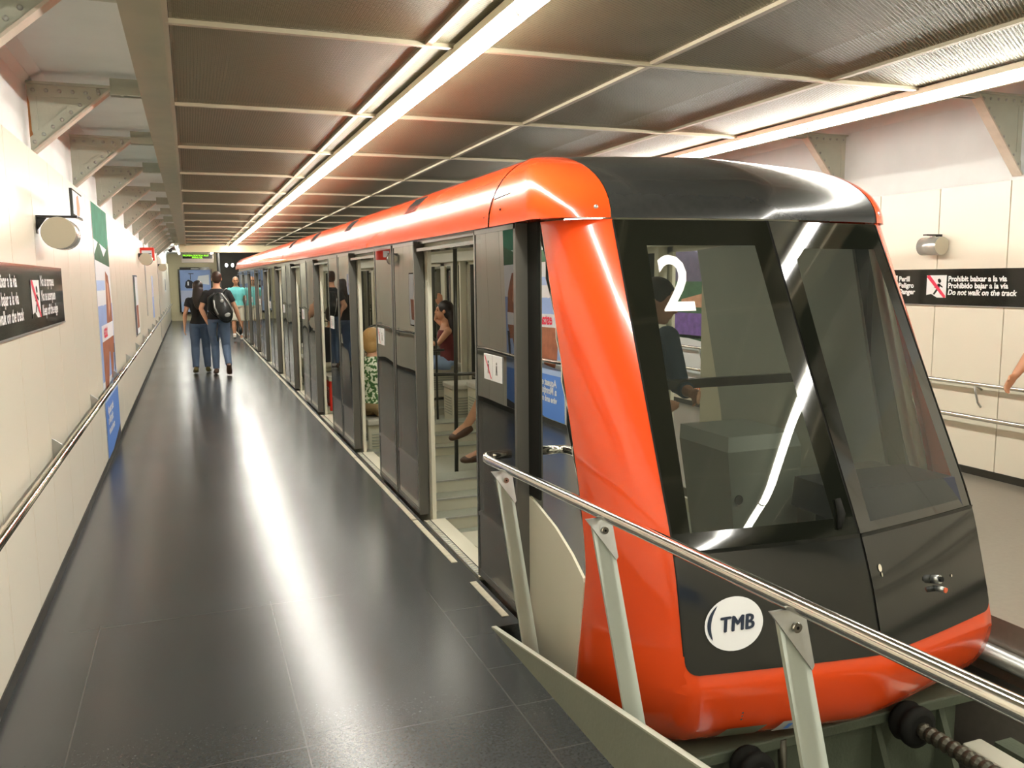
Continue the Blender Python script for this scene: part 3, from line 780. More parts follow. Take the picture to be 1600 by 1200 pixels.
# end of the train
tp(MB().box((CX - .93, 27.7, -.1), (CX + .93, 27.8, 2.1)), 'end_bulkhead', MT['blackp'])

# nose sides: dark glass and the cream curve
for sg in (-1, 1):
    X = CX + sg * .955
    def strip(z0, z1, m, nm, off=0, y1=3.78):
        mb = MB(); mb.grid([[V((X + sg * off, y, z)) for y in fr(sm(yB_, z), y1, 4)] for z in fr(z0, z1, 16)], None, flip=(sg < 0)); return tp(mb, nm, m)
    zt = lambda y: itp(y, [3.0, 3.04, 3.15, 3.32, 3.5, 3.62, 3.73], [.36, .385, .45, .52, .565, .59, .605])
    mb = MB()
    cols = fr(3.0, 3.74, 16)
    G = [[V((X - (0 if 0 else -0) + sg * .006, max(y, sm(yB_, z0)), z0)) for y in cols] for z0 in (0,)]
    poly = []
    pts_top = [(y, zt(y)) for y in fr(3.04, 3.73, 12)]
    pts_side = [(sm(yB_, z) + .004, z) for z in fr(-.15, .37, 10)]
    poly = pts_side + pts_top + [(3.73, -.15)]
    mb.prism(poly, 0, X - .004 * sg, X + .006 * sg)
    tp(mb, 'curved_side_panel', MT['cream'] if sg < 0 else MT['cream'], 'cream curved panel behind the orange pillar' if sg < 0 else None)
    mb = MB()
    G = []
    for q in fr(0, 1, 16):
        row = []
        for y in fr(3.0, 3.76, 14):
            z = zt(y) + (1.865 - zt(y)) * q; row.append(V((X, max(y, sm(yB_, z) + .001), z)))
        G.append(row)
    mb.grid(G); o = tp(mb, 'quarter_window', MT['glassq'])
    mb = MB()
    for y0_, y1_ in ((3.735, 3.79),): mb.box((X - sg * .06, 3.70, -.15), (X + .012 * sg, 3.80, 1.87))
    mb.box((X - sg * .03, 3.50, 1.80), (X + .003 * sg, 3.78, 1.87)); mb.box((X, 3.505, .60), (X + .006 * sg, 3.66, 1.865))
    mb.build('window_frame', MT['rubber'], o)
    mb = MB(); mb.tube([(X - sg * .03, 3.52, 1.86), (X - sg * .03, 3.20, .80), (X - sg * .03, 3.10, .55)], .022, None, 8); mb.build('inner_brace', MT['cream'], o)

# body sides
PER = 2.45
def opening(k): return 4.26 + PER * k, 5.44 + PER * k       # clear doorway
for sg in (-1, 1):
    X0, X1 = CX + sg * .918, CX + sg * .945
    nd = 10
    mb = MB()
    mb.box((X0, 3.79, -.15), (X1, 4.26, 1.88) if sg < 0 else (X1, 4.26, 1.88))
    for k in range(nd):
        a, b = opening(k); n_ = opening(k + 1)[0] if k < nd - 1 else 27.75
        if sg < 0:
            mb.box((X0, b, -.15), (X1, n_, 1.90 + rise(b) + .03))
            mb.box((X0, a, 1.80), (X1, b, 1.90 + rise(b) + .03)); mb.box((X0, a, -.15), (X1, b, -.035))
            mb.box((X0, a - .035, 0), (X0 + .05, a, 1.80))
        else:
            if k == 0: a = 5.05; mb.box((X0, 4.26, -.15), (X1, 5.05, 1.88))
            mb.box((X0, b, -.15), (X1, b + .22, 1.93 + rise(b))); mb.box((X0, n_ - .20, -.15), (X1, n_, 1.93 + rise(b)))
            mb.box((X0, a, 1.80), (X1, n_, 1.95 + rise(b))); mb.box((X0, b + .2, -.15), (X1, n_ - .2, .45)); mb.box((X0, a, -.15), (X1, b, -.0))
    tp(mb, 'side_wall', MT['cream'], 'cream body side between the doorways' if sg < 0 else None)
# thresholds
for k in range(10):
    a, b = opening(k); mb = MB(); mb.box((1.41, a, -.035), (1.56, b, -.012), MT['cream'])
    mb.box((1.41, a + .02, -.0125), (1.45, b - .02, -.010), MT['steel'])
    for i in range(30):
        y = a + .02 + i * (b - a - .04) / 30; mb.box((1.415, y, -.0105), (1.445, y + .014, -.007), MT['tstep'])
    mb.box((1.45, a, -.0125), (1.455, b, -.009), MT['rubber'])
    tp(mb, 'door_sill')
# sliding leaves
def leaf(y0, y1, lead, sg=-1, clear=False):
    X0 = CX - 1.02 if sg < 0 else CX + .978; X1 = CX - .955 if sg < 0 else CX + .946
    mb = MB(); st = .028
    ly0 = y0; 
    mb.box((X0, y0, .012), (X1, y0 + (st if lead else .016), 1.868), MT['leafedge'] if lead else MT['leafframe'])
    mb.box((X0, y1 - .018, .012), (X1, y1, 1.868), MT['leafframe'])
    for z0, z1 in ((.012, .05), (.352, .375), (1.845, 1.868)): mb.box((X0, y0 + .005, z0), (X0 - sg * .03, y1 - .005, z1), MT['leafframe'])
    o = tp(mb, 'door_leaf')
    xg = X0 - sg * .004
    MB().box((xg, y0 + st, .372), (xg - sg * .006, y1 - .016, 1.847)).build('leaf_glass', MT['glassl'] if not clear else MT['glassc'], o)
    MB().box((xg, y0 + st, .046), (xg - sg * .006, y1 - .016, .356)).build('lower_panel', MT['leaflow'] if not clear else MT['glassc'], o)
    return o
def sticker(o, ya, yb, z0, z1):
    mb = MB(); X = CX - 1.02
    mb.box((X - .0015, ya, z0), (X + .003, yb, z1), MT['signwht'])
    ym = (ya + yb) / 2
    mb.box((X - .002, ym - .0012, z0), (X, ym + .0012, z1), MT['signgry'])
    # figure left of the picture is the larger y
    def fig(yc):
        zc = z0 + (z1 - z0) * .5; h = (z1 - z0)
        mb.ball((X - .002, yc, zc + h * .2), (.001, .008, .008), MT['signblk'], 8, 4)
        mb.prism([(yc - .007, zc + h * .12), (yc + .007, zc + h * .12), (yc + .012, zc - h * .25), (yc + .004, zc - h * .25), (yc, zc - h * .05), (yc - .006, zc - h * .25), (yc - .012, zc - h * .25)], 0, X - .0022, X - .001, MT['signblk'])
    fig(ya + (yb - ya) * .74); fig(ya + (yb - ya) * .27)
    mb.add([(X - .003, yb - .012, z1 - .012), (X - .003, yb - .020, z1 - .006), (X - .003, ym + .012, z0 + .012), (X - .003, ym + .020, z0 + .006)], [(0, 1, 2, 3)], MT['signred'])
    mb.build('safety_sticker', None, o)
lf = leaf(3.63, 4.24, True); sticker(lf, 3.83, 4.09, 1.11, 1.24)
pA = leaf(5.50, 6.125, True); pB = leaf(6.165, 6.79, True)
sticker(pB, 6.50, 6.72, 1.11, 1.24)
for k in range(1, 9):
    cp_part(pA, (0, PER * k, 0)); cp_part(pB, (0, PER * k, 0))
for k in range(1, 10):
    y = opening(k)[0]
    if k == 1:
        rA = leaf(y, y + .585, True, 1, True); rB = leaf(y + .595, y + 1.18, True, 1, True)
    else: cp_part(rA, (0, PER * (k - 1), 0)); cp_part(rB, (0, PER * (k - 1), 0))
for k in range(10):
    b = opening(k)[1]; n_ = opening(k + 1)[0]
    tp(MB().box((CX + .925, b + .22, .45), (CX + .93, n_ - .20, 1.80)), 'side_window', MT['glassc'])
mb = MB(); mb.box((1.41, 3.80, 1.80), (1.53, 27.6, 1.82)); mb.box((1.43, 3.8, 1.85), (1.50, 27.6, 1.90)); tp(mb, 'door_track', MT['leafframe'])
# underframe, wheels
mb = MB(); mb.box((1.56, 2.95, -.42), (3.28, 27.8, -.14)); mb.box((1.62, 2.80, -.30), (3.22, 3.0, -.16)); tp(mb, 'underframe', MT['under'])
for y in (4.6, 7.4, 12, 15, 20, 23, 26.5):
    for x in (1.95, 3.02):
        mb = MB(); mb.cyl((x - .05, y, -.56), (x + .05, y, -.56), .20, n=24); mb.cyl((x - .07, y, -.56), (x + .07, y, -.56), .07, n=12)
        tp(mb, 'wheel', MT['grease'])
    tp(MB().cyl((1.9, y, -.56), (3.07, y, -.56), .045), 'axle', MT['grease'])

# interior
def zf(y):           # stepped floor: level decks, in the sloping frame of the hall they fall gently uphill
    k = math.floor((y - 3.75) / PER); yy = (y - 3.75) - k * PER
    if yy < 1.8: return .045 - .10 * yy
    return -.05 + .085 * min(2, int((yy - 1.8) / .2))
tp(MB().box((1.5, 2.85, -.05), (3.34, 3.75, .045)), 'cab_floor', MT['tfloor'])
for k in range(0, 10):
    a = 3.75 + PER * k
    vs = [(1.50, a, .045), (3.34, a, .045), (3.34, a + 1.8, -.135), (1.50, a + 1.8, -.135)]
    tp(MB().add(vs + [(x, y, z - .05) for x, y, z in vs], [(0, 1, 2, 3), (7, 6, 5, 4)]), 'saloon_floor', MT['tfloor'])
    for i in range(3):
        y = a + 1.8 + i * .2; z = -.135 + .085 * i
        y2 = a + 1.8 + (i + 1) * .2 if i < 2 else a + PER
        mb = MB(); mb.box((1.51, y + .012, z), (3.34, y2 + .010, z + .085), MT['tfloor']); mb.box((1.51, y, z - .02), (3.34, y + .012, z + .078), MT['tstep']); mb.box((1.51, y - .006, z + .078), (3.34, y + .02, z + .088), MT['steel'])
        tp(mb, 'step')
zl = lambda y: .045 - .10 * (y - 3.75)
tp(MB().add([(1.62, 4.25, zl(4.25) + .004), (2.4, 4.25, zl(4.25) + .004), (2.4, 5.4, zl(5.4) + .004), (1.62, 5.4, zl(5.4) + .004), (1.62, 4.25, zl(4.25) - .01), (2.4, 4.25, zl(4.25) - .01), (2.4, 5.4, zl(5.4) - .01), (1.62, 5.4, zl(5.4) - .01)], [(0, 1, 2, 3), (0, 4, 5, 1), (1, 5, 6, 2), (2, 6, 7, 3), (3, 7, 4, 0)]), 'floor_hatch', MT['tstep'])
mb = MB(); mb.box((1.53, 3.5, 1.95), (3.33, 27.7, 1.98)); mb.box((1.53, 3.8, 1.84), (1.72, 27.7, 1.96)); mb.box((3.12, 3.8, 1.84), (3.33, 27.7, 1.96))
tp(mb, 'saloon_ceiling', MT['cream'])
for k in range(10):
    a = 4.1 + PER * k
    tp(MB().box((2.02, a, 1.935), (2.10, a + 1.9, 1.95)), 'ceiling_light', MT['tlight'], 'lit strip in the saloon ceiling')
def seat(x0, x1, y0, y1, z, red=False):
    mb = MB(); mb.box((x0, y0 + .04, z), (x1, y1 - .02, z + .38), MT['tred'] if red else MT['tstep'], bev=.01)
    mb.box((x0 - .01, y0, z + .38), (x1 + .01, y1, z + .44), MT['tseat'], bev=.015)
    for i in range(7): mb.box((x0 - .004 + .04, y0 + .032, z + .10 + i * .03), (x1 - .05, y0 + .045, z + .112 + i * .03), MT['tfloor'])
    for i in range(7): mb.box((x0 - .006, y0 + .08, z + .10 + i * .03), (x0 + .004, y1 - .08, z + .112 + i * .03), MT['tfloor'])
    return tp(mb, 'bench_seat')
def pole(pts, nm='grab_pole', r=.017): return tp(MB().tube(pts, r, n=10), nm, MT['tpole'])
def arch(x, y, z, w_, h, ax):
    P = []
    for i in range(9):
        a = PI * i / 8; o_ = (w_ / 2) * -math.cos(a); P.append((x + (o_ if ax == 0 else 0), y + (o_ if ax == 1 else 0), z + h - .09 + .09 * math.sin(a)))
    return pole([(P[0][0], P[0][1], z)] + P + [(P[-1][0], P[-1][1], z)], 'hand_loop', .013)
for k in range(0, 10):
    a = 3.75 + PER * k
    z = zf(a + 2.3)
    seat(2.75, 3.30, a + 1.9, a + PER - .02, .08)
    seat(1.58, 1.98, a + 1.95, a + PER + .40, {1: -.19, 2: -.02}.get(k, .0), red=(k == 2)) if k else None
    seat(2.62, 3.30, a + 2.5, a + 2.9, .04) if k < 9 else None
    pole([(2.02 if k else 1.98, a + 2.78, zf(a + 2.78)), (1.99, a + 2.74, 1.95)])
    if k < 9:
        pole([(1.72, a + 2.76, .86), (2.60, a + 2.76, .84)], 'grab_bar', .014)
        arch(2.40, a + 2.9, zf(a + 2.9), .30, 1.0, 0)
    if k: arch(1.80, a + 1.9, .3, .22, .75, 1)
    mb = MB(); mb.box((1.53, a + 2.28, 1.55), (1.60, a + 2.34, 1.95)); mb.box((3.26, a + 2.1, 0), (3.33, a + 2.2, 1.95)); mb.box((3.25, a + 1.74, 0), (3.325, a + 1.8, 1.95))
    tp(mb, 'roof_frame', MT['cream'])
    if k < 3:
        tp(MB().box((1.70, a + 1.70, 1.86), (1.84, a + 1.704, 1.93)), 'interior_sticker', MT['signred'])
pole([(3.20, 6.0, 1.86), (3.08, 5.2, .4)], 'grab_pole', .022)
# cab: console, desk, dark cross bar
mb = MB()
def hexa(mb, lo, hi, z0, z1, mt=None):   # lo/hi: (x0,y0,x1,y1)
    a = lo; b = hi
    vs = [(a[0], a[1], z0), (a[2], a[1], z0), (a[2], a[3], z0), (a[0], a[3], z0), (b[0], b[1], z1), (b[2], b[1], z1), (b[2], b[3], z1), (b[0], b[3], z1)]
    mb.add(vs, [(3, 2, 1, 0), (4, 5, 6, 7), (0, 1, 5, 4), (1, 2, 6, 5), (2, 3, 7, 6), (3, 0, 4, 7)], mt)
hexa(mb, (2.30, 3.12, 2.62, 3.45), (2.20, 3.10, 2.60, 3.50), .05, .84); hexa(mb, (2.20, 3.10, 2.60, 3.50), (2.23, 3.14, 2.60, 3.54), .84, .90)
hexa(mb, (2.60, 3.02, 3.28, 3.30), (2.60, 2.98, 3.28, 3.36), .05, .66)
tp(mb, 'driving_console', MT['cons'])
mb = MB(); hexa(mb, (2.47, 2.66, 3.12, 3.0), (2.47, 2.70, 3.10, 2.98), .60, .735); tp(mb, 'dashboard', MT['dash'])
tp(MB().tube([(2.26, 3.098, .62), (2.26, 3.093, .62)], .022, n=14), 'console_socket', MT['rubber'])
tp(MB().box((1.56, 3.88, 1.02), (3.30, 3.92, 1.07)), 'cab_rail', MT['tpole'])
mb = MB(); mb.prism([(3.10, .0), (4.60, .0), (4.75, .76), (5.06, 1.80), (3.62, 1.88), (3.45, 1.2)], 0, 3.30, 3.318); tp(mb, 'cab_side_panel', MT['cons'])

# ---- buffer gear in front of and below the nose
t = TR
mb = MB(); mb.box((1.50, 2.62, -.72), (3.10, 2.74, -.20), bev=.01); mb.box((1.42, 2.55, -.24), (3.16, 2.80, -.19), bev=.008); mb.build('buffer_beam', MT['buffer'], t)
for x in (1.62, 2.62, 2.98):
    MB().prism([(2.62, -.72), (2.62, -.25), (2.42, -.72)], 0, x, x + .03, None).build('stiffener', MT['buffer'], t)
mb = MB()
mb.tube([(2.10, 2.56, -.20), (2.10, 2.55, -.34), (2.14, 2.5, -.40), (2.15, 2.47, -.6)], .018); mb.ball((2.14, 2.5, -.41), .035, None, 10, 6); mb.build('hose', MT['grease'], t)
def spring_buffer(x, z, y0, y1, rd, label):
    t = TR
    mb = MB()
    P_ = [(x, y0, z), (x, y0 - .02, z), (x, y0 - .035, z), (x, y0 - .06, z), (x, y0 - .065, z), (x, y0 - .09, z), (x, y0 - .10, z)]
    mb.tube(P_, [rd * .9, rd, rd * .86, rd * .86, rd, rd, rd * .7], None, 28); bh = mb.build('screw_buffer', MT['rubber'], t); bh['label'] = label
    ys = []; rr = []; y = y0 - .10; i = 0
    while y > y1:
        ys += [y, y - .012, y - .018, y - .030]; rr += [.030, .034, .034, .026]; y -= .036
    MB().tube([(x, q, z) for q in ys], rr, None, 18, smooth=False).build('threaded_rod', MT['grease'], bh)
spring_buffer(2.69, -.22, 2.53, 1.1, .085, 'large black screw buffer with a ribbed rod below the right side of the nose')
spring_buffer(1.90, -.235, 2.53, 1.1, .075, 'round black buffer half hidden behind the kerb plate')
o = MB().box((3.06, .4, -.50), (3.17, 2.55, -.42), bev=.01).build('guide_beam', MT['tstep']); tag(o, 'pale grey beam lying along the track right of the screw buffer', 'beam')
o = MB().box((3.26, .4, -.56), (3.36, 2.55, -.46)).build('guide_channel', MT['buffer']); tag(o, 'dark green channel beside the pale beam on the track', 'beam')
o = MB().box((1.9, .5, -.52), (2.3, 1.7, -.5)).build('cover_plate', MT['strip']); tag(o, 'tan cover plate on the track at the bottom edge of the photo', 'cover plate')

# ================================================================== SIGNS, POSTERS, EQUIPMENT
def wall_sign(x, out, y0, y1, z0, z1, items, label, name='safety_sign'):
    """black strip sign; out +1 faces +x (left wall), -1 faces -x (right wall)"""
    mb = MB(); xf = x + out * .014
    mb.box((x, y0, z0), (xf, y1, z1), MT['signblk']); mb.box((x, y0, z0 - .008), (x + out * .018, y1, z0), MT['signgry'])
    ux = V((0, out, 0)); uz = V((0, 0, 1)); n = V((out, 0, 0))
    for it in items:
        if it[0] == 't': put_text(mb, it[1], it[2], (xf, it[3], it[4]), ux, uz, MT['signwht'], n, .002, off=.0022, shear=it[5] if len(it) > 5 else 0)
        if it[0] == 'p':
            ya, yb, za, zb = it[1:5]
            X = xf + out * .0015
            def q(pts, m, l): mb.add([(xf + out * l, ya + (yb - ya) * p[0] if out > 0 else yb - (yb - ya) * p[0], za + (zb - za) * p[1]) for p in pts], [list(range(len(pts)))], m)
            q([(0, 0), (1, 0), (1, 1), (0, 1)], MT['signwht'], .002)
            q([(.62, .86), (.72, .80), (.74, .70), (.66, .64), (.58, .70), (.56, .80)], MT['signblk'], .003)
            q([(.56, .62), (.70, .62), (.66, .40), (.80, .18), (.72, .14), (.58, .32), (.42, .12), (.34, .16), (.50, .38)], MT['signblk'], .003)
            q([(.56, .60), (.40, .46), (.44, .42), (.60, .52)], MT['signblk'], .003); q([(.68, .60), (.84, .48), (.81, .44), (.66, .52)], MT['signblk'], .003)
            q([(.0, .10), (.25, .16), (.55, .0), (.0, .0)], MT['signblk'], .003)
            q([(.04, 1), (.16, 1), (.98, .08), (.98, 0), (.88, 0), (.0, .92)], MT['signred'], .004)
    o = mb.build(name); return tag(o, label, 'sign')
L3 = ('Prohibit baixar a la via', 'Prohibido bajar a la vía', 'Do not walk on the track')
its = []
for i, t_ in enumerate(L3): its.append(('t', t_, .078, 3.72, 1.605 - .078 * i, .18 if i == 2 else 0))
its.append(('p', 4.78, 5.03, 1.445, 1.635))
for i, t_ in enumerate(('No us apropeu', 'No se acerquen', 'Keep off the edge')): its.append(('t', t_, .078, 5.08, 1.605 - .078 * i, .18 if i == 2 else 0))
its.append(('p', 3.35, 3.6, 1.445, 1.635))
wall_sign(-.75, 1, 2.55, 5.92, 1.385, 1.71, its, 'long black safety sign with white lettering on the left wall panels')
its = [('p', 5.28, 5.48, 1.425, 1.61), ('p', 5.80, 6.0, 1.425, 1.61)]
for i, t_ in enumerate(L3): its.append(('t', t_, .060, 5.265, 1.560 - .055 * i, .18 if i == 2 else 0))
for i, t_ in enumerate(('Perill', 'Peligro', 'Danger')): its.append(('t', t_, .060, 5.785, 1.560 - .055 * i, .18 if i == 2 else 0))
wall_sign(5.87, -1, 3.0, 7.4, 1.365, 1.66, its, 'black safety sign with red-barred pictograms on the wall across the track')

def art(name, x, out, y0, y1, z0, z1, shapes, label, texts=(), frame=None, cat='poster', thick=.004):
    mb = MB(); xf = x + out * thick
    mb.box((x, y0, z0), (xf, y1, z1), MT['pwhite'])
    if frame: mb.box((x, y0 - .02, z0 - .02), (x + out * thick * .6, y1 + .02, z1 + .02), frame)
    for k, (m, pts) in enumerate(shapes):
        mb.add([(xf + out * (.0004 + .0003 * k), (y0 + (y1 - y0) * p[0]) if out > 0 else (y1 - (y1 - y0) * p[0]), z0 + (z1 - z0) * p[1]) for p in pts], [list(range(len(pts)))], MT[m])
    for st, size, u, v, m in texts:
        put_text(mb, st, size, (xf, (y0 + (y1 - y0) * u) if out > 0 else (y1 - (y1 - y0) * u), z0 + (z1 - z0) * v), (0, out, 0), (0, 0, 1), MT[m], (out, 0, 0), .008, off=.004)
    return tag(mb.build(name), label, cat)
R = lambda a, b, c, d: [(a, b), (c, b), (c, d), (a, d)]
art('wall_poster', -.749, 1, 8.10, 9.50, .07, 2.31, [
    ('pgreen', [(0, .86), (1, .83), (1, 1), (0, 1)]), ('pdkgreen', [(0, .80), (.3, .86), (.6, .80), (1, .86), (1, .76), (0, .78)]),
    ('sky', R(0, .30, 1, .60)), ('lblue', R(0, .66, .55, .70)),
    ('pskin', [(.62, .74), (.82, .72), (.92, .62), (.95, .50), (.80, .44), (.62, .42), (.50, .48), (.55, .58)]),
    ('sandy', [(.66, .70), (.78, .68), (.82, .58), (.70, .54)]),
    ('pwhite', R(.12, .455, .95, .52)), ('pskin', [(.12, .455), (.95, .455), (.90, .38), (.55, .40), (.42, .30), (.30, .24), (.2, .20), (.12, .30)]),
    ('pskin', [(.60, .44), (.88, .44), (.74, .26), (.62, .24)]), ('pdark', [(.90, .42), (.96, .42), (.90, .12), (.86, .12)]), ('pdark', [(.16, .26), (.20, .26), (.20, .12), (.15, .12)]),
    ('lblue', [(.22, .12), (.82, .12), (.86, .36), (.60, .22), (.3, .22)]),
    ('blue', R(0, 0, 1, .22)), ('lblue', [(0, .22), (1, .22), (1, .30), (0, .25)]), ('pdark', [(.35, 0), (1, 0), (1, .045)])],
    'tall wall banner with green top, brown figure and blue foot on the left wall',
    [('és', .22, .22, .60, 'pwhite'), ('estat', .17, .22, .47, 'signred'), ('Aquest estiu', .11, .12, .165, 'pwhite'), ('a Montjuïc', .11, .12, .125, 'pwhite'), ('vine amb metro', .09, .12, .085, 'pwhite')])
art('wall_poster', -.749, 1, 13.30, 14.30, .85, 1.70, [('pdark', R(0, .0, .35, 1)), ('pdkgreen', R(.1, .5, .3, .9)), ('pskin', R(.4, .1, .9, .5))], 'narrow dark framed notice on the left wall below the red sign', frame=MT['signblk'])
art('wall_poster', -.749, 1, 19.6, 20.4, .85, 1.75, [('sky', R(0, 0, 1, .5)), ('haze', R(0, .5, 1, 1))], 'pale blue notice on the left wall beyond the red sign')
art('wall_notice', -.749, 1, 30.5, 31.2, 1.3, 1.75, [('pdark', R(.1, .1, .9, .9))], 'small grey framed notice near the far end of the left wall', cat='notice')
art('wall_poster', 5.868, -1, 6.9, 9.6, .10, 1.97, [
    ('plilac', R(0, .80, 1, 1)), ('pmount', [(0, .78), (0, .98), (.15, 1), (.35, .92), (.55, .97), (.75, .88), (1, .84), (1, .70), (0, .70)]),
    ('pdkgreen', R(0, .62, 1, .78)), ('sandy', [(.1, .66), (.35, .72), (.6, .66), (.9, .70), (.9, .60), (.1, .58)]), ('pdkgreen', R(0, .55, 1, .61)),
    ('plav', R(0, .40, 1, .57)), ('pdkgreen', [(0, .40), (1, .40), (1, .43), (.5, .36), (0, .42)])],
    'lavender hillside poster on the right wall, seen through the windscreen', [('Parc de Montjuïc', .19, .08, .06, 'porange')])
# little framed picture on the bracket of the near left speaker
def speaker(xw, y, z, sgn, label, r=.085, L=.22, arm=.20):
    t = thing('wall_speaker', label, 'loudspeaker', (xw, y, z))
    mb = MB(); mb.box((xw, y - .02, z + .085), (xw + sgn * arm, y + .02, z + .097)); mb.prism([(xw, z + .085), (xw + sgn * .05, z + .085), (xw, z + .015)], 1, y - .003, y + .003)
    mb.box((xw, y - .02, z + .0), (xw + sgn * .004, y + .02, z + .097)); mb.build('arm', MT['camblk'], t)
    c = V((xw + sgn * (arm - .085), y, z))
    MB().tube([c + V((0, -L / 2, 0)), c + V((0, L / 2, 0))], r, n=28).build('shell', MT['spkrim'], t)
    MB().tube([c + V((0, -L / 2 - .004, 0)), c + V((0, -L / 2, 0))], [r * .96, r * .98], n=28).build('grille', MT['spk'], t)
    mb = MB(); mb.box((c.x - .015, y - .015, z + r - .01), (c.x + .015, y + .015, z + .09)); mb.build('clamp', MT['steel'], t)
    return t
speaker(-.75, 5.22, 1.885, 1, 'beige drum loudspeaker on the left wall nearest the camera, above the safety sign')
speaker(-.75, 15.2, 1.99, 1, 'drum loudspeaker on the left wall in front of the red sign', .10)
speaker(-.75, 24.5, 2.0, 1, 'small round loudspeaker farthest along the left wall', .10)
speaker(5.87, 5.38, 1.85, -1, 'silver drum loudspeaker on the right wall above the black sign', .075, .19, .17)
t = thing('info_plate', 'small framed picture plate standing on the near left loudspeaker bracket', 'sign', (-.58, 5.5, 1.985))
mb = MB(); mb.box((-.586, 5.25, 1.985), (-.572, 5.70, 2.135)); mb.build('plate_frame', MT['signblk'], t)
mb = MB(); mb.box((-.5725, 5.27, 1.997), (-.570, 5.68, 2.124), MT['pwhite']); mb.prism([(5.40, 1.999), (5.52, 1.999), (5.56, 2.05), (5.5, 2.12), (5.42, 2.1)], 0, -.570, -.5695, MT['sandy']); mb.build('picture', None, t)
MB().box((-.75, 5.24, 1.975), (-.57, 5.30, 1.985)).build('shelf_arm', MT['camblk'], t)
t = thing('call_sign', 'red box sign projecting from the left wall above the handrail', 'sign', (-.7, 15.9, 2.1))
MB().box((-.745, 15.7, 1.98), (-.52, 15.78, 2.20), bev=.01).build('sign_box', MT['tred'], t)
MB().box((-.72, 15.695, 2.03), (-.56, 15.699, 2.15)).build('sign_face', MT['pwhite'], t)
o = MB().box((-.749, 17.0, 1.0), (-.735, 17.12, 2.33)).build('cable_duct', MT['cable']); tag(o, 'grey vertical cable duct on the left wall behind the red sign', 'cable duct')
o = MB().box((-.749, 24.0, .06), (-.735, 24.06, 2.33)).build('cable_duct', MT['cable']); tag(o, 'thin grey vertical duct on the left wall near the far loudspeaker', 'cable duct')
# display, camera and light box at the far end
t = thing('departure_display', 'hanging grey display with green lit letters at the far end', 'display', (.27, 26, 2.2))
MB().box((-.16, 25.9, 2.15), (.70, 26.1, 2.40), bev=.012).build('display_case', MT['ledcase'], t)
MB().box((-.13, 25.893, 2.27), (.67, 25.899, 2.39)).build('display_window', MT['signblk'], t)
mb = MB(); put_text(mb, 'PROPERA SORTIDA 00:37', .062, (-.12, 25.892, 2.335), (1, 0, 0), (0, 0, 1), MT['led'], (0, -1, 0), .001, off=.002)
put_text(mb, 'PARAL·LEL', .062, (.12, 25.892, 2.280), (1, 0, 0), (0, 0, 1), MT['led'], (0, -1, 0), .001, off=.002); mb.build('lit_letters', None, t)
for x in (0.0, .55): MB().cyl((x, 26, 2.40), (x, 26, 2.80), .012, n=8).build('hanger', MT['ledcase'], t)
t = thing('security_camera', 'small black security camera at the far left ceiling corner', 'camera', (-.35, 24.6, 2.5))
MB().cyl((-.42, 24.3, 2.44), (-.34, 24.6, 2.50), .045, n=14).build('camera_body', MT['camblk'], t)
MB().tube([(-.34, 24.6, 2.5), (-.30, 24.7, 2.6), (-.25, 24.7, 2.79)], .012, n=8).build('mount', MT['steel'], t)
t = thing('light_box', 'black framed advertising light box with a cable car on the end wall', 'advertising panel', (.26, 37.95, .3))
mb = MB()
bm = bmesh.new(); bmesh.ops.create_cube(bm, size=1)
for v in bm.verts: v.co = V((.26 + v.co.x * 1.34, 37.93 + v.co.y * .12, 1.24 + v.co.z * 1.94))
bmesh.ops.bevel(bm, geom=[e for e in bm.edges if abs(e.verts[0].co.y - e.verts[1].co.y) > .05], offset=.08, segments=4, affect='EDGES')
mb.bm(bm); mb.build('panel_frame', MT['signblk'], t)
mb = MB(); mb.box((-.34, 37.862, .36), (.86, 37.869, 2.10), MT['sky'])
mb.box((-.34, 37.86, .36), (.86, 37.8615, 1.25), MT['haze']); mb.add([(-.34, 37.859, .36), (.86, 37.859, .36), (.86, 37.859, .62), (-.34, 37.859, .78)], [(0, 1, 2, 3)], MT['lblue'])
mb.add([(.3, 37.8585, 1.55), (.80, 37.8585, 1.48), (.80, 37.8585, 1.9), (.38, 37.8585, 1.85)], [(0, 1, 2, 3)], MT['pwhite'])
mb.add([(-.16, 37.857, 1.42), (-.12, 37.857, 1.62), (-.02, 37.857, 1.70), (.10, 37.857, 1.66), (.22, 37.857, 1.54), (.26, 37.857, 1.42), (.1, 37.857, 1.34), (-.10, 37.857, 1.34)], [tuple(range(8))], MT['pdark'])
mb.box((-.06, 37.8555, 1.46), (.0, 37.8565, 1.62), MT['pwhite']); mb.box((.06, 37.856, 1.70), (.08, 37.857, 1.95), MT['pdark']); mb.box((.0, 37.856, 1.93), (.2, 37.857, 1.96), MT['pdark'])
mb.build('poster_sheet', None, t)
MB().box((.1, 37.862, 2.135), (.42, 37.868, 2.165)).build('header_plate', MT['signgry'], t)
for x, nm in ((1.36, 'left'), (1.58, 'right')):
    t = thing('tunnel_lamp', 'small bright lamp in the dark tunnel mouth, %s of the two' % nm, 'lamp', (x, 33.9, 2.2))
    MB().box((x - .03, 33.84, 2.12), (x + .03, 34.0, 2.28)).build('lamp_body', MT['camblk'], t)
    MB().ball((x, 33.83, 2.22), (.055, .03, .07), None, 10, 6).build('lamp_glass', MT['dim'], t)
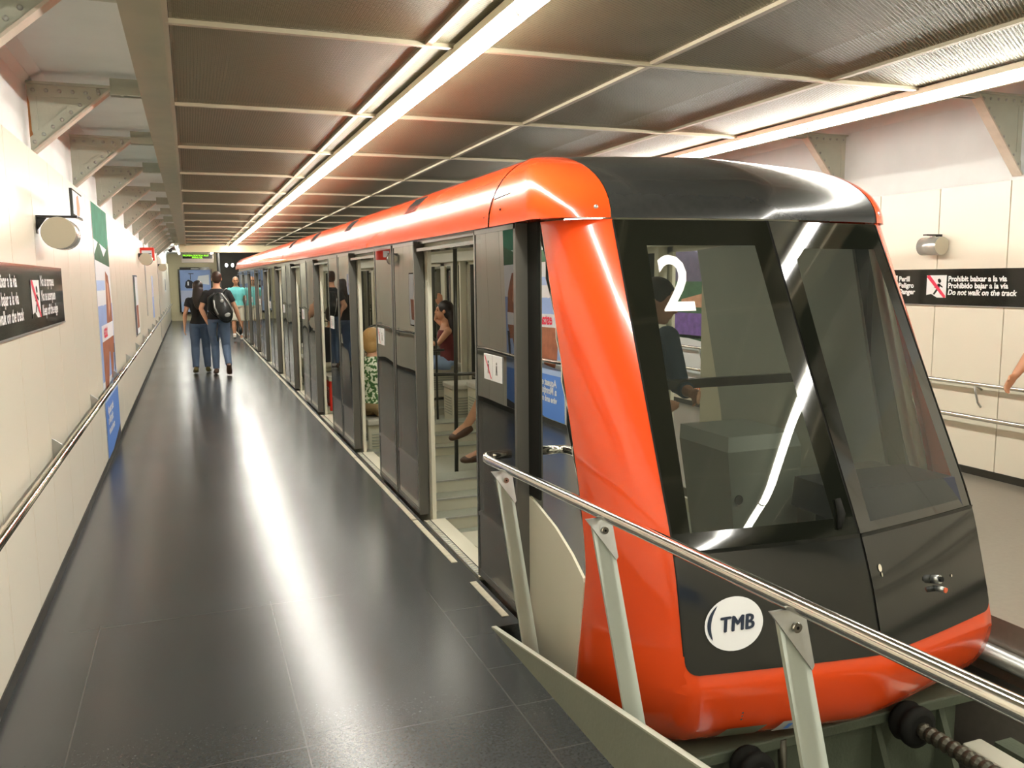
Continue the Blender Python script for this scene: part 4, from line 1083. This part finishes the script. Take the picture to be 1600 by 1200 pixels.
# poster with a palm on the wall behind the photographer (it shows only in the windscreen)
mb = MB(); mb.box((2.0, YB + .001, .5), (3.3, YB + .012, 2.0), MT['pwhite'])
for a in range(9):
    an = PI * a / 8; c = V((2.65, YB + .014, .95)); e = c + V((math.cos(an) * .28, 0, math.sin(an) * .26)); p_ = V((-math.sin(an) * .02, 0, math.cos(an) * .02))
    mb.add([c, (c + e) / 2 + p_ * 1.4, e, (c + e) / 2 - p_ * 1.4], [(0, 1, 2, 3)], MT['pdkgreen'])
mb.box((2.0, YB + .0125, .5), (3.3, YB + .013, .8), MT['blue'])
tag(mb.build('palm_poster'), 'white and blue palm poster on the wall behind the photographer', 'poster')

# ================================================================== PEOPLE
def remesh(o, vox, smooth=6):
    m = o.modifiers.new('remesh', 'REMESH'); m.mode = 'VOXEL'; m.voxel_size = vox; m.use_smooth_shade = True
    s_ = o.modifiers.new('smooth', 'SMOOTH'); s_.factor = .5; s_.iterations = smooth
    return o
def lerp(a, b, t): return V(a) * (1 - t) + V(b) * t
def person(loc, rotz, J, o, label, group=None):
    """J: joints in a local frame, the person facing +Y. o: outfit"""
    t = thing('person', label, 'person', loc, group); t.rotation_euler = (0, 0, rotz)
    J = {k: V(v) for k, v in J.items()}
    sc = o.get('w', 1.0)
    pel, ch, nk, hd = J['pel'], J['ch'], J['nk'], J['hd']
    sh = (J['shR'] - J['shL']).normalized(); hp = (J['hpR'] - J['hpL']).normalized()
    face = V(o.get('face', (0, 1, 0))).normalized()
    def torso(mb, g, z0=0.0, bust=0):
        w1 = lerp(pel, ch, .45)
        pts = [lerp(pel, ch, -.20), lerp(pel, ch, -.08), pel, lerp(pel, ch, .25), w1, lerp(pel, ch, .75), ch, lerp(ch, nk, .45), lerp(ch, nk, .78), nk]
        rd = [(.12, .09), (.165, .115), (.172, .12), (.155, .108), (.142, .105), (.158, .115), (.176, .12), (.178, .105), (.12, .075), (.062, .062)]
        if o.get('fem'): rd = [(.12, .09), (.165, .115), (.170, .12), (.140, .10), (.122, .092), (.138, .105), (.155, .118), (.155, .095), (.10, .068), (.052, .052)]
        sd = [hp] * 4 + [lerp(hp, sh, .5)] * 2 + [sh] * 4
        return pts, [((a * sc + g), (b * sc + g)) for a, b in rd], sd
    body = MB()
    p, r, sd = torso(body, 0); body.loft(p, r, sd)
    # neck and head
    body.loft([nk - (hd - nk) * .3, nk, lerp(nk, hd, .45), lerp(nk, hd, .8)], [.062, .056, .052, .05], sh)
    right_ = face.cross(V((0, 0, 1))); right_ = right_.normalized() if right_.length > .1 else sh
    up_ = right_.cross(face).normalized()
    rot = Matrix((right_, face, up_)).transposed()
    H = lambda x, y, z: hd + rot @ V((x, y, z))
    body.ball(H(0, -.012, .02), (.076, .094, .098), None, 16, 12, rot); body.ball(H(0, .018, -.045), (.060, .072, .072), None, 14, 10, rot)
    body.ball(H(0, .052, -.088), (.030, .030, .024), None, 10, 8, rot)
    body.loft([H(0, .084, .018), H(0, .100, -.010), H(0, .106, -.026), H(0, .088, -.036)], [(.008, .010), (.012, .012), (.016, .013), (.012, .01)], right_, None, 8)
    body.ball(H(0, .078, .030), (.055, .018, .012), None, 10, 6, rot)
    body.ball(H(0, .082, -.058), (.024, .014, .010), None, 8, 6, rot)
    for s_ in (-1, 1): body.ball(H(s_ * .078, -.008, -.008), (.010, .022, .032), None, 8, 6, rot)
    # arms, hands
    for S_, s_ in (('L', -1), ('R', 1)):
        a, e, w_ = J['sh' + S_], J['el' + S_], J['wr' + S_]
        body.ball(a, .058 * sc); body.loft([lerp(a, e, -.05), lerp(a, e, .3), lerp(a, e, .7), e, lerp(e, w_, .25), lerp(e, w_, .6), w_], [q * (.9 if o.get('fem') else 1) * sc for q in (.052, .052, .044, .040, .042, .034, .026)], face)
        hdv = V(o.get('hand' + S_, (w_ - e))).normalized()
        pn = V(o.get('palm' + S_, sh * -s_)); pn = (pn - hdv * pn.dot(hdv)).normalized(); cr = hdv.cross(pn).normalized()   # palm normal, across
        thumb_side = cr if cr.dot(face) > 0 else -cr
        body.loft([w_ - hdv * .01, w_ + hdv * .03, w_ + hdv * .075, w_ + hdv * .09], [(.026, .018), (.036, .016), (.040, .014), (.036, .011)], thumb_side, None, 12)
        for k, ln in enumerate((.066, .076, .070, .054)):
            b0 = w_ + hdv * .082 + thumb_side * (.028 - k * .0185); cu = .35 + .1 * k
            b1 = b0 + hdv * ln * .45 + pn * ln * .10; b2 = b1 + (hdv * (1 - cu * .5) + pn * cu).normalized() * ln * .32; b3 = b2 + (hdv * (1 - cu) + pn * cu * 1.4).normalized() * ln * .26
            body.loft([b0 - hdv * .02, b0, b1, b2, b3], [.0092, .0092, .0088, .0080, .0066], thumb_side, None, 8)
        tb = w_ + hdv * .022 + thumb_side * .028
        body.loft([tb - thumb_side * .012, tb, tb + (thumb_side * .6 + hdv * .8 + pn * .2).normalized() * .034, tb + (thumb_side * .35 + hdv * .95 + pn * .35).normalized() * .062], [.013, .012, .0105, .008], pn, None, 8)
    # legs, feet
    for S_ in 'LR':
        h, k, a, to = J['hp' + S_], J['kn' + S_], J['an' + S_], J['to' + S_]
        m_ = .95 if o.get('fem') else 1
        body.loft([lerp(h, k, -.1), lerp(h, k, .1), lerp(h, k, .5), lerp(h, k, .85), k, lerp(k, a, .12), lerp(k, a, .32), lerp(k, a, .7), a], [q * m_ * sc for q in (.082, .088, .074, .056, .055, .052, .058, .040, .034)], hp)
        fd = (to - a); 
        body.loft([a - fd * .25 + V((0, 0, -.0)), lerp(a, to, .2), lerp(a, to, .7), to], [(.034, .036), (.036, .036), (.044, .026), (.034, .016)], hp)
    remesh(body.build('body', MT[o['skin']], t, True), .0085, 3)
    # eyes and mouth
    mb = MB()
    for s_ in (-1, 1): mb.ball(H(s_ * .031, .076, .004), (.011, .007, .006), None, 8, 6, rot)
    mb.build('eyes', MT['eye'], t, True)
    # hair
    hb = MB(); hair = o.get('hairstyle', 'short')
    if hair == 'short':
        hb.ball(H(0, -.022, .034), (.085, .098, .094), None, 16, 12, rot); hb.ball(H(0, -.05, -.01), (.078, .062, .075), None, 14, 10, rot)
    elif hair == 'bald':
        hb.ball(H(0, -.05, -.015), (.081, .060, .055), None, 14, 10, rot); hb.ball(H(0, -.022, .045), (.079, .088, .075), None, 14, 10, rot)
    elif hair == 'bob':
        hb.ball(H(0, -.028, .032), (.096, .108, .100), None, 16, 12, rot); hb.ball(H(0, -.05, -.045), (.092, .075, .085), None, 14, 10, rot)
    else:
        hb.ball(H(0, -.024, .032), (.090, .102, .098), None, 16, 12, rot); hb.ball(H(0, -.05, -.03), (.086, .068, .09), None, 14, 10, rot)
        bk = H(0, -.085, -.03); dn = V(o.get('hairdir', (0, -.25, -1))).normalized(); L = o.get('hairlen', .34)
        hb.loft([bk + V((0, .02, .06)), bk, bk + dn * L * .3, bk + dn * L * .6, bk + dn * L * .85, bk + dn * L], [(.06, .04), (.088, .05), (.10, .048), (.095, .04), (.07, .03), (.03, .015)], right_)
    remesh(hb.build('hair', MT[o['hair']], t, True), .011, 2)
    # shirt
    sm_ = MB(); p, r, sd = torso(sm_, .014); a0, a1 = o.get('shirt_span', (1, 9)); sm_.loft(p[a0:a1], r[a0:a1], sd[a0:a1])
    if o.get('sleeve', .62): sm_.loft([lerp(ch, nk, .40), lerp(ch, nk, .62), lerp(ch, nk, .80), lerp(ch, nk, .93)], [(.19 * sc, .115), (.175 * sc, .10), (.125, .088), (.080, .074)], sh)
    slv = o.get('sleeve', .62)
    if slv:
        for S_ in 'LR':
            a, e, w_ = J['sh' + S_], J['el' + S_], J['wr' + S_]
            sm_.ball(a + V((0, 0, -.003)), .070 * sc)
            if slv <= 1: sm_.loft([lerp(a, e, -.05), lerp(a, e, slv * .5), lerp(a, e, slv)], [.068 * sc, .066 * sc, .064 * sc], face)
            else: sm_.loft([lerp(a, e, -.05), lerp(a, e, .5), e, lerp(e, w_, .5), lerp(e, w_, slv - 1)], [.068, .062, .056, .048, .040], face)
    sh_o = remesh(sm_.build('shirt', MT[o['shirt']], t, True), .010, 4)
    # trousers
    tm = MB(); L = o.get('leg', 1.95)
    tm.loft([lerp(pel, ch, .12), pel, lerp(pel, ch, -.14), lerp(pel, ch, -.24)], [((.166 if not o.get('fem') else .160) * sc, .122 * sc), (.187 * sc, .135 * sc), (.180 * sc, .128 * sc), (.12 * sc, .09)], hp)
    for S_ in 'LR':
        h, k, a = J['hp' + S_], J['kn' + S_], J['an' + S_]
        pts = [lerp(h, k, -.12), lerp(h, k, .12), lerp(h, k, .5)]; rr = [.094 * sc, .102 * sc, .090 * sc]
        if L >= 1: pts += [lerp(h, k, .85), k, lerp(k, a, .3), lerp(k, a, .65), lerp(k, a, L - 1)]; rr += [.074, .071, .070, .060, .056]
        else: pts += [lerp(h, k, L)]; rr += [.094 * sc]
        tm.loft(pts, rr, hp)
    remesh(tm.build('trousers' if L >= 1 else 'shorts', MT[o['pants']], t, True), .010, 4)
    # shoes
    for S_ in 'LR':
        a, to = J['an' + S_], J['to' + S_]; fd = (to - a); dn = V((0, 0, -1)) if abs(fd.normalized().z) < .6 else (fd.cross(hp)).normalized()
        if dn.z > 0: dn = -dn
        mb = MB(); he = a - fd * .34 + dn * .022
        mb.loft([he - fd * .04, he, lerp(a, to, .1) + dn * .022, lerp(a, to, .55) + dn * .014, lerp(a, to, .95) + dn * .004, to + fd * .12], [(.022, .02), (.037, .042), (.042, .046), (.050, .036), (.046, .026), (.022, .014)], hp)
        s_o = remesh(mb.build('shoe', MT[o['shoe']], t, True), .009, 2)
        if o.get('sock'): MB().loft([lerp(J['kn' + S_], a, .78), a], [.044, .042], hp).build('sock', MT['sock'], t, True)
    return t

def stand(h=1.76, arm=.03):
    k = h / 1.76
    J = dict(pel=(0, 0, .96), ch=(0, -.01, 1.28), nk=(0, -.02, 1.50), hd=(0, .02, 1.645),
             shL=(-.172, -.01, 1.395), shR=(.172, -.01, 1.395), elL=(-.24, -.03, 1.15), elR=(.24, -.03, 1.15), wrL=(-.25, .04, .90), wrR=(.25, .04, .90),
             hpL=(-.09, 0, .92), hpR=(.09, 0, .92), knL=(-.10, .02, .50), knR=(.10, .02, .50), anL=(-.10, 0, .085), anR=(.10, 0, .085), toL=(-.12, .16, .03), toR=(.12, .16, .03))
    return {a: V(b) * k for a, b in J.items()}
# man with pack, walking away; right heel lifted behind him
J = stand(1.78)
J.update(knR=V((.11, .06, .50)), anR=V((.13, -.20, .17)), toR=V((.135, -.13, .035)), knL=V((-.07, .10, .51)), anL=V((-.07, .05, .085)), toL=V((-.08, .22, .03)),
         elL=V((-.27, -.02, 1.16)), wrL=V((-.17, -.02, .90)), elR=V((.29, .0, 1.17)), wrR=V((.36, .06, .92)), hd=V((.01, .01, 1.665)))
person((.44, 15.45, 0), 0, J, dict(skin='skin', hair='hairbr', hairstyle='short', shirt='blackt', pants='jeans', shoe='shoebr', face=(.1, 1, -.05)),
       'man in black tee and jeans walking away, carrying a black pack')
J = stand(1.62)
J.update(knR=V((.09, .09, .46)), anR=V((.10, .02, .085)), toR=V((.12, .17, .03)), anL=V((-.10, -.12, .10)), toL=V((-.11, .01, .03)), elR=V((.24, .10, 1.06)), wrR=V((.20, .22, .88)), elL=V((-.235, -.03, 1.05)), wrL=V((-.25, -.02, .83)))
person((.14, 15.9, 0), 0, J, dict(fem=1, w=.94, skin='skin', hair='hairdk', hairstyle='long', hairlen=.36, hairdir=(0, -.18, -1), shirt='blackt', sleeve=.45, pants='jeans', shoe='shoeol'),
       'woman with long dark hair in black tee walking away beside the man')
# backpack slung on the man's right shoulder
t = thing('backpack', 'black backpack with silver trim hanging on the back of the walking man', 'backpack', (.50, 15.2, .95))
mb = MB(); c = V((.52, 15.225, 1.17)); tl = Matrix.Rotation(math.radians(-16), 3, 'Y')
for pz, rx, ry in ((0, .15, .09),): mb.ball(c, (.150, .085, .27), None, 20, 14, tl)
mb.ball(c + tl @ V((0, -.05, -.06)), (.125, .07, .17), None, 18, 12, tl)
remesh(mb.build('pack_body', MT['pack'], t), .01, 4)
mb = MB(); mb.tube([c + tl @ V(p) for p in ((-.10, -.075, .17), (-.125, -.10, .05), (-.11, -.115, -.08))], .012, None, 8); mb.tube([c + tl @ V(p) for p in ((.06, -.06, .22), (.11, -.09, .08), (.135, -.09, -.10))], .009, None, 8)
mb.build('trim_piping', MT['packg'], t)
mb = MB(); mb.ball(c + tl @ V((.02, -.088, .12)), (.035, .006, .03), None, 10, 6, tl); mb.ball(c + tl @ V((.03, -.115, -.13)), (.05, .008, .035), None, 10, 6, tl); mb.build('badge', MT['packg'], t)
for pts in ([(.60, 15.36, 1.08), (.64, 15.50, 1.30), (.60, 15.50, 1.49), (.57, 15.34, 1.47), (.50, 15.25, 1.40)], [(.40, 15.30, 1.02), (.28, 15.30, 1.14), (.30, 15.32, 1.34), (.40, 15.30, 1.42)]):
    MB().tube(pts, .017, None, 8).build('shoulder_strap', MT['pack'], t)
MB().tube([(.42, 15.27, .92), (.40, 15.24, .72), (.41, 15.24, .60)], .009, None, 6).build('hanging_strap', MT['pack'], t)
# small black bag in his right hand
o = MB().ball((.80, 15.52, .76), (.035, .07, .08), None, 12, 8).tube([(.80, 15.52, .83), (.79, 15.51, .865)], .006, None, 6).build('camera_case', MT['pack']); tag(o, 'small black case in the right hand of the walking man', 'case')
# man in aqua shirt walking towards the camera
J = stand(1.74)
J.update(knR=V((.10, .14, .50)), anR=V((.10, .26, .12)), toR=V((.11, .41, .13)), knL=V((-.09, .06, .49)), anL=V((-.09, -.14, .12)), toL=V((-.10, .0, .035)), elR=V((.25, -.12, 1.16)), wrR=V((.24, -.10, .92)), elL=V((-.26, -.02, 1.15)), wrL=V((-.26, .10, .93)))
person((1.19, 24.3, 0), PI, J, dict(skin='skin2', hair='hairgr', hairstyle='bald', shirt='teal', pants='shorts', leg=.9, shoe='shoewt', sock=1, w=1.05),
       'man in aqua tee and pale shorts walking towards the camera')
t = thing('water_bottle', 'clear water bottle in the hand of the man in aqua', 'bottle', (1.45, 24.12, .70))
MB().tube([(1.46, 24.14, .66), (1.46, 24.14, .67), (1.46, 24.14, .83), (1.46, 24.14, .86), (1.46, 24.14, .88)], [.02, .033, .033, .015, .014], None, 14).build('bottle_body', MT['bottle'], t)
MB().cyl((1.46, 24.14, .88), (1.46, 24.14, .90), .016, n=12).build('cap', MT['blue'], t)

def sit(h=1.0):
    J = dict(pel=(0, 0, .14), ch=(0, .01, .45), nk=(0, .0, .64), hd=(0, .03, .785),
             shL=(-.16, 0, .545), shR=(.16, 0, .545), elL=(-.22, .05, .33), elR=(.22, .05, .33), wrL=(-.12, .26, .25), wrR=(.12, .26, .25),
             hpL=(-.09, .02, .10), hpR=(.09, .02, .10), knL=(-.11, .42, .12), knR=(.11, .42, .12), anL=(-.11, .44, -.30), anR=(.11, .44, -.30), toL=(-.11, .60, -.345), toR=(.11, .60, -.345))
    return {a: V(b) * h for a, b in J.items()}
# passengers; the seat top is each figure's origin height
J = sit(.98)
person((1.68, 8.36, .25), -1.0, J, dict(fem=1, skin='skin', hair='hairbl', hairstyle='bob', shirt='leafp', sleeve=.55, pants='khaki', shoe='shoebk', w=1.02),
       'blond passenger in a green and white leaf print blouse seated by the second doorway')
J = sit(.90)
J.update(elR=V((.26, .16, .62)), wrR=V((.10, .10, .80)), elL=V((-.22, .12, .34)), wrL=V((-.10, .34, .36)), ch=V((0, .03, .42)), nk=V((0, .03, .60)), hd=V((.0, .05, .735)))
person((2.96, 10.0, .50), 1.25, J, dict(fem=1, w=.85, skin='skin2', hair='hairdk', hairstyle='long', hairlen=.42, hairdir=(0, -.1, -1), shirt='maroon', sleeve=0, pants='dshort', leg=.55, shoe='shoebr', shirt_span=(1, 8), handR=(0, 0, 1)),
       'girl in maroon vest and denim shorts seated inside, hand raised to her dark hair')
J = sit(.95)
person((1.72, 11.15, .42), -.5, J, dict(skin='skin2', hair='hairdk', hairstyle='short', shirt='blackt', pants='shorts', shoe='shoebk'),
       'passenger in black top and white trousers seated above the red box')
J = sit(.98)
J.update(knL=V((-.04, .40, .24)), anL=V((.04, .58, -.06)), toL=V((.05, .70, -.14)))
person((2.56, 6.22, .52), PI / 2, J, dict(fem=1, skin='skin', hair='hairbr', hairstyle='bob', shirt='navyt', pants='dshort', leg=.7, shoe='shoebr'),
       'bare-legged passenger seated behind the first open door leaf')
J = stand(1.66)
J.update(nk=V((-.08, .02, 1.40)), ch=V((-.03, .0, 1.20)), hd=V((-.14, .08, 1.53)), shL=V((-.26, .04, 1.33)), shR=V((.10, -.0, 1.36)), elR=V((.22, .06, 1.12)), wrR=V((.12, .24, 1.05)), elL=V((-.30, .10, 1.06)), wrL=V((-.18, .28, 1.05)))
person((2.17, 3.95, -.04), PI + .35, J, dict(skin='skin', hair='hairdk', hairstyle='short', shirt='navyt', sleeve=1.6, pants='khaki', shoe='shoebr', face=(-.3, 1, -.3)),
       'passenger in dark blue jacket and khaki trousers standing behind the windscreen')
# person at the right edge
J = stand(1.70)
J.update(elL=V((-.29, .0, 1.10)), wrL=V((-.36, .16, .90)), elR=V((.30, .05, 1.12)), wrR=V((.34, .20, .95)))
person((5.34, 3.70, 0), PI / 2 + .2, J, dict(skin='skin2', hair='hairbr', hairstyle='short', shirt='orangecl', pants='khaki', shoe='shoebk'),
       'person on the far platform, mostly beyond the right edge of the photo')
